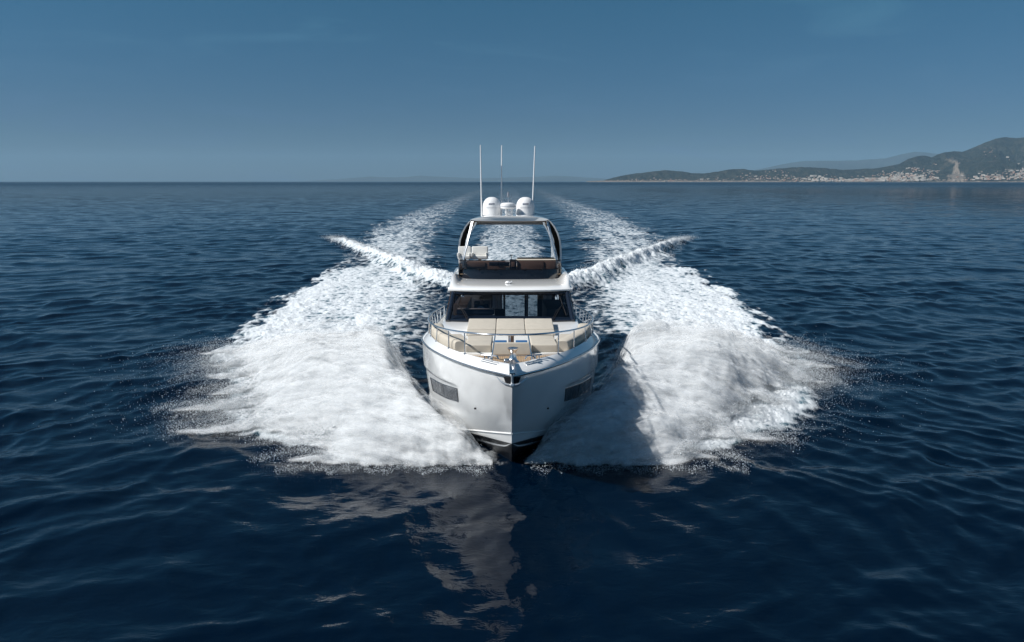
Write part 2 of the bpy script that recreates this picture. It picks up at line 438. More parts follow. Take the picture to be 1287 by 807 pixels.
def build_hills():
    pxs = np.linspace(735, 1560, 1100); ts = np.concatenate([np.linspace(0, 1, 70), np.linspace(1.03, 2.0, 14)])
    P, T = np.meshgrid(pxs, ts, indexing='ij')
    x, y, z = hill_z(P.ravel(), T.ravel())
    nb = len(ts); na = len(pxs)
    i = np.arange(na - 1)[:, None] * nb; j = np.arange(nb - 1)[None, :]
    F = np.stack([i + j, i + nb + j, i + nb + j + 1, i + j + 1], -1).reshape(-1, 4)
    me = fast_mesh('hills', np.stack([x, y, z], 1), F, 4)
    # bare rock: the old quarry scar above the shore, the cliffs over it, a shore strip
    px = P.ravel() + 7 * fbm(P.ravel() * .12, T.ravel() * 9, 4, 95, .6); t = T.ravel(); ang = (z - 7) / y * FPX
    rock = 0.75 * np.exp(-(np.abs(px - 1190 - (ang - 10) * -0.2) / (3.0 + 13.0 * np.clip((15 - ang) / 15, 0, 1))) ** 2.6) * (ang < 25)
    rock = np.maximum(rock, 0.42 * np.exp(-((px - 1181) / 12) ** 2) * np.exp(-((ang - 26) / 6) ** 2))
    rock = np.maximum(rock, 0.40 * np.exp(-((px - 1276) / 13) ** 2) * np.exp(-((ang - 38) / 8) ** 2))
    rock = np.maximum(rock, 0.30 * np.exp(-((px - 1225) / 40) ** 2) * np.exp(-((ang - 40) / 4) ** 2))
    rock = np.maximum(rock, 0.7 * (ang < 1.0))
    at = me.attributes.new('rock', 'FLOAT', 'POINT'); at.data.foreach_set('value', rock.astype(np.float32))
    o = link_mesh('hills', me, hill_material(), smooth=True); o['kind'] = 'structure'

    # paler ranges further back
    def ridge(name, pts, Y, depth, seed):
        px = np.linspace(pts[0][0], pts[-1][0], 420); h = np.interp(px, [p[0] for p in pts], [p[1] for p in pts])
        h = h + 0.7 * fbm(px * 0.05, px * 0 + 7, 4, seed)
        ts = np.array([0, .15, .35, .55, .75, 1, 1.3, 1.8]); V = []
        for k, t in enumerate(ts):
            yy = Y + depth * t
            prof = min(t, 1) ** 0.8 if t <= 1 else max(0, 1 - (t - 1) * 1.2)
            zz = h / FPX * (Y + depth) * prof * (1 + 0.12 * fbm(px * 0.08, px * 0 + k, 3, seed + 3) * (0 < t < 1)) - (5 if t == 0 else 0)
            V.append(np.stack([(px - CPX) / FPX * yy, np.full_like(px, yy), zz], 1))
        V = np.concatenate(V); m_ = len(px)
        i = np.arange(len(ts) - 1)[:, None] * m_; j = np.arange(m_ - 1)[None, :]
        F = np.stack([i + j, i + j + 1, i + m_ + j + 1, i + m_ + j], -1).reshape(-1, 4)
        o = link_mesh(name, fast_mesh(name, V, F, 4), MT, smooth=True); o['kind'] = 'structure'
    MT = pbr('far_mountain', (0.022, 0.03, 0.03), 0.95, noise=0.3, nscale=0.001)
    ridge('mountains', [(880, 0), (930, 12), (952, 16), (975, 21), (1003, 25), (1037, 25), (1063, 25.5), (1101, 28), (1120, 33), (1135, 36), (1156, 34), (1200, 30), (1300, 36)], 17500, 2500, 301)
    ridge('mountains', [(385, 0), (410, 2), (440, 4), (470, 6), (500, 5), (530, 7), (565, 5.5), (600, 4), (650, 5), (700, 7), (725, 6), (750, 4), (775, 3), (800, 0)], 20500, 1800, 305)

def house_mesh(w, d, h, roof, name):
    x, y = w / 2, d / 2
    V = [(-x, -y, 0), (x, -y, 0), (x, y, 0), (-x, y, 0), (-x, -y, h), (x, -y, h), (x, y, h), (-x, y, h)]
    F = [(0, 1, 5, 4), (1, 2, 6, 5), (2, 3, 7, 6), (3, 0, 4, 7)]; fm = [0] * 4
    if roof:
        V += [(-x * .45, 0, h + roof), (x * .45, 0, h + roof)]
        F += [(4, 5, 9, 8), (5, 6, 9), (6, 7, 8, 9), (7, 4, 8)]; fm += [1] * 4
    else:
        F += [(4, 5, 6, 7)]; fm += [1]
    # rows of dark window openings set just proud of the seaward wall
    nf = max(1, int(h / 3.4)); nw = max(2, int(w / 4.5))
    for f in range(nf):
        for k in range(nw):
            cx = -x + (k + .5) * w / nw; z0 = f * (h / nf) + 0.9; b = len(V)
            V += [(cx - .8, -y - .05, z0), (cx + .8, -y - .05, z0), (cx + .8, -y - .05, z0 + 1.5), (cx - .8, -y - .05, z0 + 1.5)]
            F.append((b, b + 1, b + 2, b + 3)); fm.append(2)
    return V, F, fm

def build_town():
    rs = np.random.RandomState(4)
    walls = [pbr('cream_render', (0.40, 0.33, 0.26), 0.9, noise=.12, nscale=.3), pbr('white_render', (0.48, 0.44, 0.39), 0.9, noise=.1, nscale=.3), pbr('ochre_render', (0.34, 0.22, 0.16), 0.9, noise=.12, nscale=.3)]
    tile = pbr('terracotta', (0.32, 0.15, 0.09), 0.9, noise=.2, nscale=.5); dark = pbr('window_dark', (0.03, 0.035, 0.04), 0.3)
    flat = pbr('flat_roof', (0.4, 0.38, 0.35), 0.9, noise=.2, nscale=.5)
    sc = 1.0
    sizes = [('house', 15, 12, 7, 3, 0), ('house', 18, 13, 8, 3.5, 1), ('house', 13, 11, 6.5, 2.8, 2), ('apartment_block', 34, 14, 17, 0, 1), ('apartment_block', 26, 14, 13, 0, 0), ('apartment_block', 44, 15, 20, 0, 1), ('apartment_block', 24, 14, 15, 3, 2)]
    protos = []
    for nm, w, d, h, rf, wi in sizes:
        V, F, fm = house_mesh(w, d, h, rf, nm)
        me = bpy.data.meshes.new(nm); me.from_pydata(V, [], F); me.update()
        for m in (walls[wi], tile if rf else flat, dark): me.materials.append(m)
        me.polygons.foreach_set('material_index', np.array(fm, dtype=np.int32))
        protos.append((nm, me, V, F, fm, wi, rf))
    pts = []
    def scatter(n, cx, sx, a0, a1, pw, blocks):
        for _ in range(n):
            px = rs.normal(cx, sx) if sx > 0 else rs.uniform(cx, cx - sx)
            px = float(np.clip(px, 760, 1500))
            t = a0 + (a1 - a0) * rs.rand() ** pw
            k = rs.randint(3, 7) if rs.rand() < blocks else rs.randint(0, 3)
            pts.append((px, t, k))
    scatter(420, 1085, 55, 0.02, 0.30, 1.6, 0.75)       # town by the water
    scatter(170, 1180, 60, 0.02, 0.10, 1.3, 0.6)
    scatter(330, 1130, 26, 0.10, 0.72, 1.2, 0.25)       # climbing the slope
    scatter(120, 1020, 40, 0.05, 0.7, 1.2, 0.2)
    scatter(130, 840, 60, 0.03, 0.5, 1.6, 0.1)
    scatter(90, 955, 18, 0.1, 0.9, 1.0, 0.2)
    scatter(260, 1276, 16, 0.02, 0.30, 1.1, 0.25)
    scatter(70, 1272, 18, 0.45, 0.62, 1.0, 0.3)
    scatter(45, 1212, 12, 0.5, 0.8, 1.0, 0.2)
    scatter(30, 1245, 9, 0.42, 0.5, 1.0, 0.4)
    scatter(260, 1300, -180, 0.02, 0.4, 1.3, 0.3)
    scatter(60, 1225, 14, 0.02, 0.08, 1.0, 0.3)
    P = np.array([p[0] for p in pts]); T = np.array([p[1] for p in pts])
    x, y, z = hill_z(P, T)
    items = []
    for (px, t, k), a, b, c in zip(pts, x, y, z):
        if 1168 < px < 1212 and t > 0.03 and k < 7 and rs.rand() < .93: continue
        s = rs.uniform(0.5, 0.92)
        size = (sizes[k][1] * sizes[k][3]) * s * s / (b * b)
        items.append((size * (1 if px < 1290 else 0), px, t, k, float(a), float(b), float(c), s, rs.uniform(-.5, .5)))
    items.sort(key=lambda q: -q[0])
    colname = ['cream', 'white', 'ochre']
    for q in items[:300]:
        _, px, t, k, a, b, c, s, rz = q
        nm, me, V, F, fm, wi, rf = protos[k]
        o = bpy.data.objects.new(nm, me); col.objects.link(o)
        o.location = (a, b, c - 1.5); o.scale = (s, s, s); o.rotation_euler = (0, 0, rz - math.atan2(a, b))
        low = t < 0.14
        reg = 'on the hazy waterfront left of the quarry scar' if px < 1180 and low else ('on the far slope left of the quarry scar' if px < 1180 else ('on the shore right of the quarry scar' if low else 'high on the far hill right of the quarry scar'))
        kind = 'apartment block' if nm == 'apartment_block' else 'house'
        shape = ('tile roofed ' if rf else 'flat roofed ')
        lab = 'distant %s %s%s %s' % (colname[wi], shape, kind, reg)
        tag(o, lab, 'building', lab)
    # the smallest of the town, too many to count
    VV, FF, FM, off = [], [], [], 0
    for q in items[300:]:
        _, px, t, k, a, b, c, s, rz = q
        nm, me, V, F, fm, wi, rf = protos[k]
        ang = rz - math.atan2(a, b); ca, sa = math.cos(ang), math.sin(ang)
        for v in V: VV.append((a + s * (v[0] * ca - v[1] * sa), b + s * (v[0] * sa + v[1] * ca), c - 1.5 + s * v[2]))
        for f, m_ in zip(F, fm):
            FF.append(tuple(i + off for i in f)); FM.append({0: wi, 1: 3 if rf else 4, 2: 5}[m_])
        off += len(V)
    o = mesh_obj('town_buildings', VV, FF, walls + [tile, flat, dark], fmat=FM)
    tag(o, 'mass of tiny pale town buildings scattered along the far coast', 'buildings', kind='stuff')

def build_haze():
    s, h0, h1 = 24900.0, -1.2, 900.0
    V = [(-s, -s, h0), (s, -s, h0), (s, s, h0), (-s, s, h0), (-s, -s, h1), (s, -s, h1), (s, s, h1), (-s, s, h1)]
    F = [(0, 3, 2, 1), (4, 5, 6, 7), (0, 1, 5, 4), (1, 2, 6, 5), (2, 3, 7, 6), (3, 0, 4, 7)]
    m = bpy.data.materials.new('haze_air'); m.use_nodes = True
    n, l = m.node_tree.nodes, m.node_tree.links
    n.remove(n['Principled BSDF'])
    v = n.new('ShaderNodeVolumePrincipled')
    v.inputs['Color'].default_value = (0.40, 0.66, 0.88, 1); v.inputs['Density'].default_value = HAZE_DENSITY
    v.inputs['Anisotropy'].default_value = 0.0
    l.new(v.outputs[0], n['Material Output'].inputs['Volume'])
    o = mesh_obj('haze', V, F, m); o['kind'] = 'stuff'
    tag(o, 'pale blue sea haze veiling the far coast and horizon', 'haze')
HAZE_DENSITY = 3.6e-5
build_hills()
build_town()
build_haze()
# ------------------------------------------------------------------ motor yacht: lines of the hull (boat frame: x to port, s aft from the stem head, z up)
def hermite(xs, ys, q):
    xs = np.asarray(xs, float); ys = np.asarray(ys, float); q = np.asarray(q, float)
    d = np.diff(ys) / np.diff(xs); m = np.zeros_like(ys)
    m[1:-1] = np.where(d[:-1] * d[1:] > 0, 2 * d[:-1] * d[1:] / (d[:-1] + d[1:] + 1e-12), 0)
    m[0] = d[0]; m[-1] = d[-1]
    i = np.clip(np.searchsorted(xs, q, side='right') - 1, 0, len(xs) - 2)
    h = xs[i + 1] - xs[i]; t = np.clip((q - xs[i]) / h, 0, 1)
    return ((2 * t**3 - 3 * t**2 + 1) * ys[i] + (t**3 - 2 * t**2 + t) * h * m[i] + (-2 * t**3 + 3 * t**2) * ys[i + 1] + (t**3 - t**2) * h * m[i + 1])
RS = [0, .25, 1.1, 2.75, 4.5, 6.3, 9, 14, 21]
RX = [0, .22, .86, 1.78, 2.46, 2.82, 2.90, 2.86, 2.66]
RZ = [3.14, 3.135, 3.11, 3.09, 3.08, 3.05, 2.90, 2.82, 2.78]
CS = [1.7, 2.9, 4.6, 7, 9, 21]; CX = [0, .81, 1.77, 2.64, 2.78, 2.6]; CZ = [1.28, .99, .62, .44, .40, .35]
BS = [1.95, 2.6, 4.2, 6, 9, 21]; BX = [0, .53, 1.5, 2.33, 2.62, 2.52]; BZ = [.936, .873, .64, .47, .34, .28]
KS = [1.95, 2.6, 4, 7, 21]; KZ = [.936, .16, -.4, -.7, -.6]
def rub(s): return hermite(RS, RX, s), s, hermite(RS, RZ, s)
MAPR = [0, 1.1, 2.75, 4.5, 6.3, 9, 21]
def hull_pt(sr, v):
    """v 0..1 rub rail to chine, 1..2 chine to boot top, 2..3 boot top to keel"""
    sr = np.asarray(sr, float); v = np.asarray(v, float)
    rx, rs_, rz = rub(sr)
    sc = hermite(MAPR, [1.7, 2.35, 3.75, 5.1, 6.8, 9.2, 21], sr); sb = hermite(MAPR, [1.95, 2.5, 3.8, 5.2, 6.9, 9.2, 21], sr); sk = hermite(MAPR, [1.95, 3.0, 4.2, 5.5, 7.1, 9.3, 21], sr)
    c = (hermite(CS, CX, sc), sc, hermite(CS, CZ, sc)); b = (hermite(BS, BX, sb), sb, hermite(BS, BZ, sb)); k = (0 * sk, sk, hermite(KS, KZ, sk))
    a = np.clip(v, 0, 1); g = np.clip(v - 1, 0, 1); h = np.clip(v - 2, 0, 1)
    # the stem is nearly plumb above and rakes away below
    av = a ** 1.25
    x = rx + (c[0] - rx) * a; s = rs_ + (c[1] - rs_) * av; z = rz + (c[2] - rz) * a
    near = np.clip(sr / 1.5, 0, 1)
    x = x + 0.07 * np.sin(np.pi * a) * near
    # moulded recess along the topsides where the hull window sits
    rec = sstep(.32, .365, a) * (1 - sstep(.68, .80, a)) * sstep(2.0, 3.0, sr)
    x = x - 0.055 * rec
    x = np.where(v > 1, c[0] + (b[0] - c[0]) * g, x); s = np.where(v > 1, c[1] + (b[1] - c[1]) * g, s); z = np.where(v > 1, c[2] + (b[2] - c[2]) * g, z)
    x = np.where(v > 2, b[0] + (k[0] - b[0]) * h, x); s = np.where(v > 2, b[1] + (k[1] - b[1]) * h, s); z = np.where(v > 2, b[2] + (k[2] - b[2]) * h, z)
    return x, s, z
# ------------------------------------------------------------------ materials of the yacht
GEL = pbr('white_gelcoat', (0.82, 0.82, 0.81), 0.07, coat=1.0, noise=0.03, nscale=1.2)
DECKW = pbr('white_deck_moulding', (0.76, 0.76, 0.74), 0.38, noise=0.04, nscale=3, bump=0.15, bscale=220, bdist=0.002)
BOOT = pbr('black_antifouling', (0.012, 0.013, 0.016), 0.28, coat=0.3, noise=0.3, nscale=4)
STRIPE = pbr('white_boot_stripe', (0.75, 0.76, 0.77), 0.2)
STEEL = pbr('polished_stainless', (0.78, 0.78, 0.79), 0.24, metal=1.0)
RUBM = pbr('rubbing_strake', (0.20, 0.21, 0.22), 0.22, metal=0.8)
BEIGE = pbr('beige_upholstery', (0.49, 0.445, 0.375), 0.8, noise=0.06, nscale=5, bump=0.3, bscale=300, bdist=0.002)
BROWN = pbr('brown_upholstery', (0.15, 0.105, 0.085), 0.6, noise=0.12, nscale=6, bump=0.3, bscale=300, bdist=0.002)
CREAM = pbr('white_upholstery', (0.70, 0.69, 0.66), 0.5, noise=0.05, nscale=6)
BLUE = pbr('blue_towelling', (0.012, 0.10, 0.26), 0.9, noise=0.15, nscale=20)
BLACKG = pbr('black_gloss_panel', (0.010, 0.011, 0.015), 0.10, coat=0.6)
BLACKM = pbr('black_rubber', (0.012, 0.012, 0.014), 0.75, spec=0.2)
NAVYF = pbr('black_window_frame', (0.010, 0.014, 0.024), 0.15, coat=0.4)
DARKIN = pbr('dark_saloon_lining', (0.030, 0.033, 0.042), 0.6, noise=0.1, nscale=3)
WALNUT = pbr('walnut_joinery', (0.13, 0.075, 0.05), 0.35, noise=0.2, nscale=9)
TANTRIM_SHADE = pbr('tan_leather_trim_and_shade', (0.42, 0.30, 0.25), 0.5, noise=0.08, nscale=9)  # leather on the helm pod; also colours the painted shadow strip below the sunpad
CURT = pbr('pale_curtain_cloth', (0.78, 0.80, 0.80), 0.85, noise=0.06, nscale=14)
GREYW = pbr('white_dome_plastic', (0.76, 0.76, 0.76), 0.30, noise=0.02, nscale=5)
INK = pbr('navy_ink', (0.02, 0.045, 0.12), 0.5)
GREYINK = pbr('grey_ink', (0.30, 0.32, 0.36), 0.5)
UNDER = pbr('taupe_roof_lining', (0.20, 0.17, 0.15), 0.6, noise=0.1, nscale=3)
SCREEN = pbr('display_glass', (0.06, 0.07, 0.10), 0.08, coat=0.5, noise=0.7, nscale=16)
GALV = pbr('galvanised_steel', (0.72, 0.73, 0.74), 0.36, metal=0.9, noise=0.1, nscale=20)

def teak_mat():
    m = pbr('teak_planks', (0.36, 0.25, 0.15), 0.65)
    n, l = m.node_tree.nodes, m.node_tree.links
    b = n['Principled BSDF']
    t = n.new('ShaderNodeTexCoord'); mp_ = n.new('ShaderNodeMapping'); mp_.inputs['Scale'].default_value = (1, 0.08, 1)
    l.new(t.outputs['Object'], mp_.inputs['Vector'])
    nt = n.new('ShaderNodeTexNoise'); nt.inputs['Scale'].default_value = 30; l.new(mp_.outputs[0], nt.inputs['Vector'])
    r = n.new('ShaderNodeValToRGB'); r.color_ramp.elements[0].color = (0.27, 0.18, 0.105, 1); r.color_ramp.elements[1].color = (0.46, 0.33, 0.21, 1)
    l.new(nt.outputs['Fac'], r.inputs[0])
    s = n.new('ShaderNodeSeparateXYZ'); l.new(t.outputs['Object'], s.inputs[0])
    q = n.new('ShaderNodeMath'); q.operation = 'MULTIPLY'; q.inputs[1].default_value = 1 / 0.06; l.new(s.outputs['X'], q.inputs[0])
    fr = n.new('ShaderNodeMath'); fr.operation = 'FRACT'; l.new(q.outputs[0], fr.inputs[0])
    lt = n.new('ShaderNodeMath'); lt.operation = 'LESS_THAN'; lt.inputs[1].default_value = 0.10; l.new(fr.outputs[0], lt.inputs[0])
    mx_ = n.new('ShaderNodeMix'); mx_.data_type = 'RGBA'; mx_.inputs[7].default_value = (0.03, 0.028, 0.025, 1)
    l.new(lt.outputs[0], mx_.inputs[0]); l.new(r.outputs[0], mx_.inputs[6]); l.new(mx_.outputs[2], b.inputs['Base Color'])
    return m
TEAK = teak_mat()

def glass_mat(name, tint, refl=1.0, rough=0.02, haze=0.0):
    m = bpy.data.materials.new(name); m.use_nodes = True
    n, l = m.node_tree.nodes, m.node_tree.links
    n.remove(n['Principled BSDF'])
    tr = n.new('ShaderNodeBsdfTransparent'); tr.inputs['Color'].default_value = (*tint, 1)
    gl = n.new('ShaderNodeBsdfGlossy'); gl.inputs['Roughness'].default_value = rough; gl.inputs['Color'].default_value = (refl, refl, refl, 1)
    fr = n.new('ShaderNodeLayerWeight'); fr.inputs['Blend'].default_value = 0.5
    pw = n.new('ShaderNodeMath'); pw.operation = 'POWER'; pw.inputs[1].default_value = 5.0; l.new(fr.outputs['Facing'], pw.inputs[0])
    ml = n.new('ShaderNodeMath'); ml.operation = 'MULTIPLY_ADD'; ml.inputs[1].default_value = 0.95; ml.inputs[2].default_value = 0.045; l.new(pw.outputs[0], ml.inputs[0])
    mx = n.new('ShaderNodeMixShader')
    l.new(ml.outputs[0], mx.inputs[0]); l.new(tr.outputs[0], mx.inputs[1]); l.new(gl.outputs[0], mx.inputs[2])
    l.new(mx.outputs[0], n['Material Output'].inputs['Surface'])
    return m
GLASS = glass_mat('tinted_windscreen_glass', (0.50, 0.56, 0.62))
SMOKE = glass_mat('smoked_acrylic', (0.46, 0.39, 0.36))
DOORG = glass_mat('clear_door_glass', (0.30, 0.35, 0.38), 0.7)

# ------------------------------------------------------------------ small modelling kit
class MB:
    def __init__(self): self.V = []; self.F = []; self.M = []
    def add(self, V, F, m=0):
        o = len(self.V); self.V += [tuple(v) for v in V]; self.F += [tuple(i + o for i in f) for f in F]; self.M += [m] * len(F); return self
    def box(self, c, size, bev=0.0, rot=None, m=0, seg=2, taper=None):
        bm = bmesh.new(); bmesh.ops.create_cube(bm, size=1.0)
        for v in bm.verts:
            v.co = Vector((v.co.x * size[0], v.co.y * size[1], v.co.z * size[2]))
            if taper and v.co.z > 0: v.co.x *= taper[0]; v.co.y *= taper[1]
        if bev > 0: bmesh.ops.bevel(bm, geom=list(bm.edges), offset=bev, segments=seg, profile=0.6, affect='EDGES')
        M = (Matrix.Rotation(rot[2], 3, 'Z') @ Matrix.Rotation(rot[1], 3, 'Y') @ Matrix.Rotation(rot[0], 3, 'X')) if rot else Matrix.Identity(3)
        bm.verts.index_update()
        V = [M @ v.co + Vector(c) for v in bm.verts]; F = [[v.index for v in f.verts] for f in bm.faces]; bm.free()
        return self.add(V, F, m)
    def tube(self, path, r, seg=8, m=0, cap=True, closed=False):
        P = [Vector(p) for p in path]; n = len(P); rr = r if isinstance(r, (list, tuple)) else [r] * n
        V = []; up = None
        for i, p in enumerate(P):
            if closed: t = P[(i + 1) % n] - P[i - 1]
            else: t = P[min(i + 1, n - 1)] - P[max(i - 1, 0)]
            t = t.normalized()
            if up is None: up = t.orthogonal().normalized()
            else: up = (up - t * up.dot(t)).normalized()
            b = t.cross(up)
            for k in range(seg):
                a = 2 * math.pi * k / seg; V.append(p + (up * math.cos(a) + b * math.sin(a)) * rr[i])
        F = []
        for i in range(n if closed else n - 1):
            i2 = (i + 1) % n
            for k in range(seg): F.append((i * seg + k, i * seg + (k + 1) % seg, i2 * seg + (k + 1) % seg, i2 * seg + k))
        if cap and not closed: F.append(tuple(range(seg - 1, -1, -1))); F.append(tuple((n - 1) * seg + k for k in range(seg)))
        return self.add(V, F, m)
    def lathe(self, c, prof, seg=32, m=0, axis='z'):
        V = []; F = []; n = len(prof)
        for r_, z_ in prof:
            for k in range(seg):
                a = 2 * math.pi * k / seg
                q = (r_ * math.cos(a), r_ * math.sin(a), z_)
                if axis == 'y': q = (q[0], q[2], q[1])
                if axis == 'x': q = (q[2], q[0], q[1])
                V.append(Vector(q) + Vector(c))
        for i in range(n - 1):
            for k in range(seg): F.append((i * seg + k, i * seg + (k + 1) % seg, (i + 1) * seg + (k + 1) % seg, (i + 1) * seg + k))
        if prof[0][0] > 1e-6: F.append(tuple(range(seg - 1, -1, -1)))
        if prof[-1][0] > 1e-6: F.append(tuple((n - 1) * seg + k for k in range(seg)))
        return self.add(V, F, m)
    def grid(self, rows, m=0, closed_u=False, closed_v=False):
        nu = len(rows); nv = len(rows[0]); V = [p for r_ in rows for p in r_]; F = []
        for i in range(nu if closed_u else nu - 1):
            for j in range(nv if closed_v else nv - 1):
                i2 = (i + 1) % nu; j2 = (j + 1) % nv
                F.append((i * nv + j, i * nv + j2, i2 * nv + j2, i2 * nv + j))
        return self.add(V, F, m)
    def slab(self, outline, z0, z1, bev=0.0, m=0):
        """extrude a plan outline (x, y) between heights; z0, z1 may be functions of (x, y)"""
        f0 = z0 if callable(z0) else (lambda x, y: z0); f1 = z1 if callable(z1) else (lambda x, y: z1)
        bm = bmesh.new()
        a = [bm.verts.new((x, y, f0(x, y))) for x, y in outline]; b = [bm.verts.new((x, y, f1(x, y))) for x, y in outline]
        n = len(outline)
        bm.faces.new(a[::-1]); top = bm.faces.new(b)
        for i in range(n): bm.faces.new((a[i], a[(i + 1) % n], b[(i + 1) % n], b[i]))
        if bev > 0: bmesh.ops.bevel(bm, geom=[e for e in top.edges], offset=bev, segments=3, profile=0.6, affect='EDGES')
        bmesh.ops.recalc_face_normals(bm, faces=bm.faces)
        bm.verts.index_update()
        V = [v.co.copy() for v in bm.verts]; F = [[v.index for v in f.verts] for f in bm.faces]; bm.free()
        return self.add(V, F, m)
    def build(self, name, mats, parent, smooth=True, angle=35, label=None):
        o = mesh_obj(name, self.V, self.F, mats, parent, False, self.M)
        bm = bmesh.new(); bm.from_mesh(o.data); bmesh.ops.remove_doubles(bm, verts=bm.verts, dist=0.0002)
        bmesh.ops.recalc_face_normals(bm, faces=bm.faces)
        if smooth:
            for f in bm.faces: f.smooth = True
            for e in bm.edges:
                if len(e.link_faces) == 2 and e.calc_face_angle(0) > R(angle): e.smooth = False
        bm.to_mesh(o.data); bm.free()
        if label: o['label'] = label
        return o
def mir(pts): return [(-p[0],) + tuple(p[1:]) for p in pts]

# ------------------------------------------------------------------ the yacht
yacht = empty('motor_yacht', (0.005, 14.8, 0), (R(-4.0), 0, R(0.40)))
tag(yacht, 'white flybridge motor yacht planing bow on towards the viewer on deep blue sea', 'yacht')

# hull
mb = MB()
ss = np.concatenate([np.linspace(0, 1.2, 14), np.linspace(1.35, 9, 48), np.linspace(9.5, 21, 16)])
vv = np.concatenate([np.linspace(0, .30, 7), np.linspace(.32, .37, 5), np.linspace(.42, .66, 7), np.linspace(.68, .82, 6), np.linspace(.88, 1, 4), [1.0001, 1.5, 2.0, 2.06, 2.12, 2.4, 2.7, 3.0]])
for sgn in (-1, 1):
    for a0, a1, m in ((0, 29, 0), (28, 31, 0), (30, 32, 2), (31, 33, 1), (32, 36, 2)):
        pass
    rows = []
    for v in vv:
        x, s, z = hull_pt(ss, np.full_like(ss, v)); rows.append([(sgn * a, b, c) for a, b, c in zip(x, s, z)])
    for i in range(len(vv) - 1):
        vm = 0.5 * (vv[i] + vv[i + 1])
        mat = 0 if vm < 2 else 1
        mb.grid([rows[i], rows[i + 1]], mat)
    tr = [r_[-1] for r_ in rows]; lo = [(p[0], p[1], min(p[2], 1.3)) for p in tr]; mb.add(lo + [(0, 21, 1.3)], [tuple(range(len(lo) + 1))], 0)
hull = mb.build('hull', [GEL, BOOT], yacht, angle=28)
# white stripe on the black bottom, 2 mm proud
mb = MB()
for sgn in (-1, 1):
    rows = []
    for v in (2.17, 2.235):
        x, s, z = hull_pt(ss, np.full_like(ss, v)); rows.append([(sgn * (a + .004), b - .004, c) for a, b, c in zip(x, s, z)])
    mb.grid(rows)
mb.build('boot_stripe', STRIPE, hull)
# lower spray knuckle edge along the chine
for sgn in (-1, 1):
    mb = MB(); q = np.linspace(0.0, 12, 60); x, s, z = hull_pt(q, np.full_like(q, 1.0))
    mb.tube([(sgn * (a + .006), b - .004, c) for a, b, c in zip(x, s, z)], 0.018, 6)
    mb.build('spray_rail', GEL, hull)
# windows in the topsides
def hull_patch(c4, off, nu=14, nv=6):
    (s0t, v0t), (s1t, v1t), (s1b, v1b), (s0b, v0b) = c4
    rows = []
    for j in range(nv + 1):
        q = j / nv; row = []
        for i in range(nu + 1):
            t = i / nu
            sr = (s0t + (s1t - s0t) * t) * (1 - q) + (s0b + (s1b - s0b) * t) * q; v = (v0t + (v1t - v0t) * t) * (1 - q) + (v0b + (v1b - v0b) * t) * q
            e = 0.02
            p = np.array([float(k) for k in hull_pt(sr, v)]); a = np.array([float(k) for k in hull_pt(sr + e, v)]) - p; b = np.array([float(k) for k in hull_pt(sr, v + e)]) - p
            nrm = np.cross(a, b); nrm /= np.linalg.norm(nrm); nrm *= np.sign(nrm[0]) or 1
            row.append(tuple(p + nrm * off))
        rows.append(row)
    return rows
HW = pbr('dark_hull_glass', (0.085, 0.09, 0.10), 0.07, coat=0.6)
for sgn in (-1, 1):
    c4 = ((2.35, .385), (5.1, .43), (5.1, .60), (2.55, .575))
    rows = [[(sgn * p[0], p[1], p[2]) for p in r_] for r_ in hull_patch(c4, .006)]
    w = MB().grid(rows).build('hull_window', HW, yacht)
    edge = rows[0] + [r_[-1] for r_ in rows[1:]] + rows[-1][-2::-1] + [r_[0] for r_ in rows[-2:0:-1]]
    MB().tube(edge, .012, 6, closed=True).build('window_frame', NAVYF, w)
    c5 = ((3.55, .42), (3.62, .42), (3.75, .585), (3.68, .585))
    rows = [[(sgn * p[0], p[1], p[2]) for p in r_] for r_ in hull_patch(c5, .009, 2, 4)]
    MB().grid(rows).build('mullion', NAVYF, w)
    x, s, z = [float(k) for k in hull_pt(1.60, .625)]
    MB().lathe((sgn * (x + .01), s - .01, z), [(0, -.012), (.028, -.012), (.03, 0), (.016, .004), (0, .0)], 12, axis='y').build('drain_outlet', BLACKM, yacht)
# rubbing strake
q = np.concatenate([np.linspace(0, 1.5, 14), np.linspace(1.7, 21, 70)])
x, s, z = rub(q)
left = [(-a, b - .02, c) for a, b, c in zip(x, s, z)][::-1]; right = [(a, b - .02, c) for a, b, c in zip(x, s, z)][1:]
MB().tube(left + right, .030, 8).build('rubbing_strake', RUBM, yacht)
MB().tube([(p[0] * 1.004, p[1] - .022, p[2] + .012) for p in left + right], .014, 6).build('strake_capping', STEEL, yacht)

# bulwark: convex moulding from the strake up to the inner edge, then down to the deck
IS = [.70, 1.0, 1.5, 2.0, 3.0, 4.5, 6.2, 9, 14, 21]; IX = [.0, .34, .78, 1.20, 1.74, 2.28, 2.60, 2.68, 2.64, 2.45]; IZ = [3.30, 3.30, 3.31, 3.31, 3.31, 3.315, 3.31, 3.10, 3.02, 2.98]
def inner(s): return hermite(IS, IX, s), s, hermite(IS, IZ, s)
mb = MB(); nq = 60
t = np.concatenate([np.linspace(0, .06, 10), np.linspace(.075, 1, nq)])
so = 21 * t; si = .70 + 20.3 * t
ox, os_, oz = rub(so); ix, is_, iz = inner(si)
for sgn in (-1, 1):
    rows = []
    for a in np.linspace(0, 1, 11):
        e = a ** 0.80; g = a
        rows.append([(sgn * (x0 + (x1 - x0) * g), s0 + (s1 - s0) * g, z0 + .01 + (z1 - z0 - .01) * e) for x0, s0, z0, x1, s1, z1 in zip(ox, os_, oz, ix, is_, iz)])
    rows.append([(sgn * max(0, x1 - .02), s1 + .025, z1 - .015) for x1, s1, z1 in zip(ix, is_, iz)])
    rows.append([(sgn * max(0, x1 - .03), s1 + .035, z1 - .30) for x1, s1, z1 in zip(ix, is_, iz)])
    mb.grid(rows)
bul = mb.build('bulwark', GEL, yacht, angle=50)
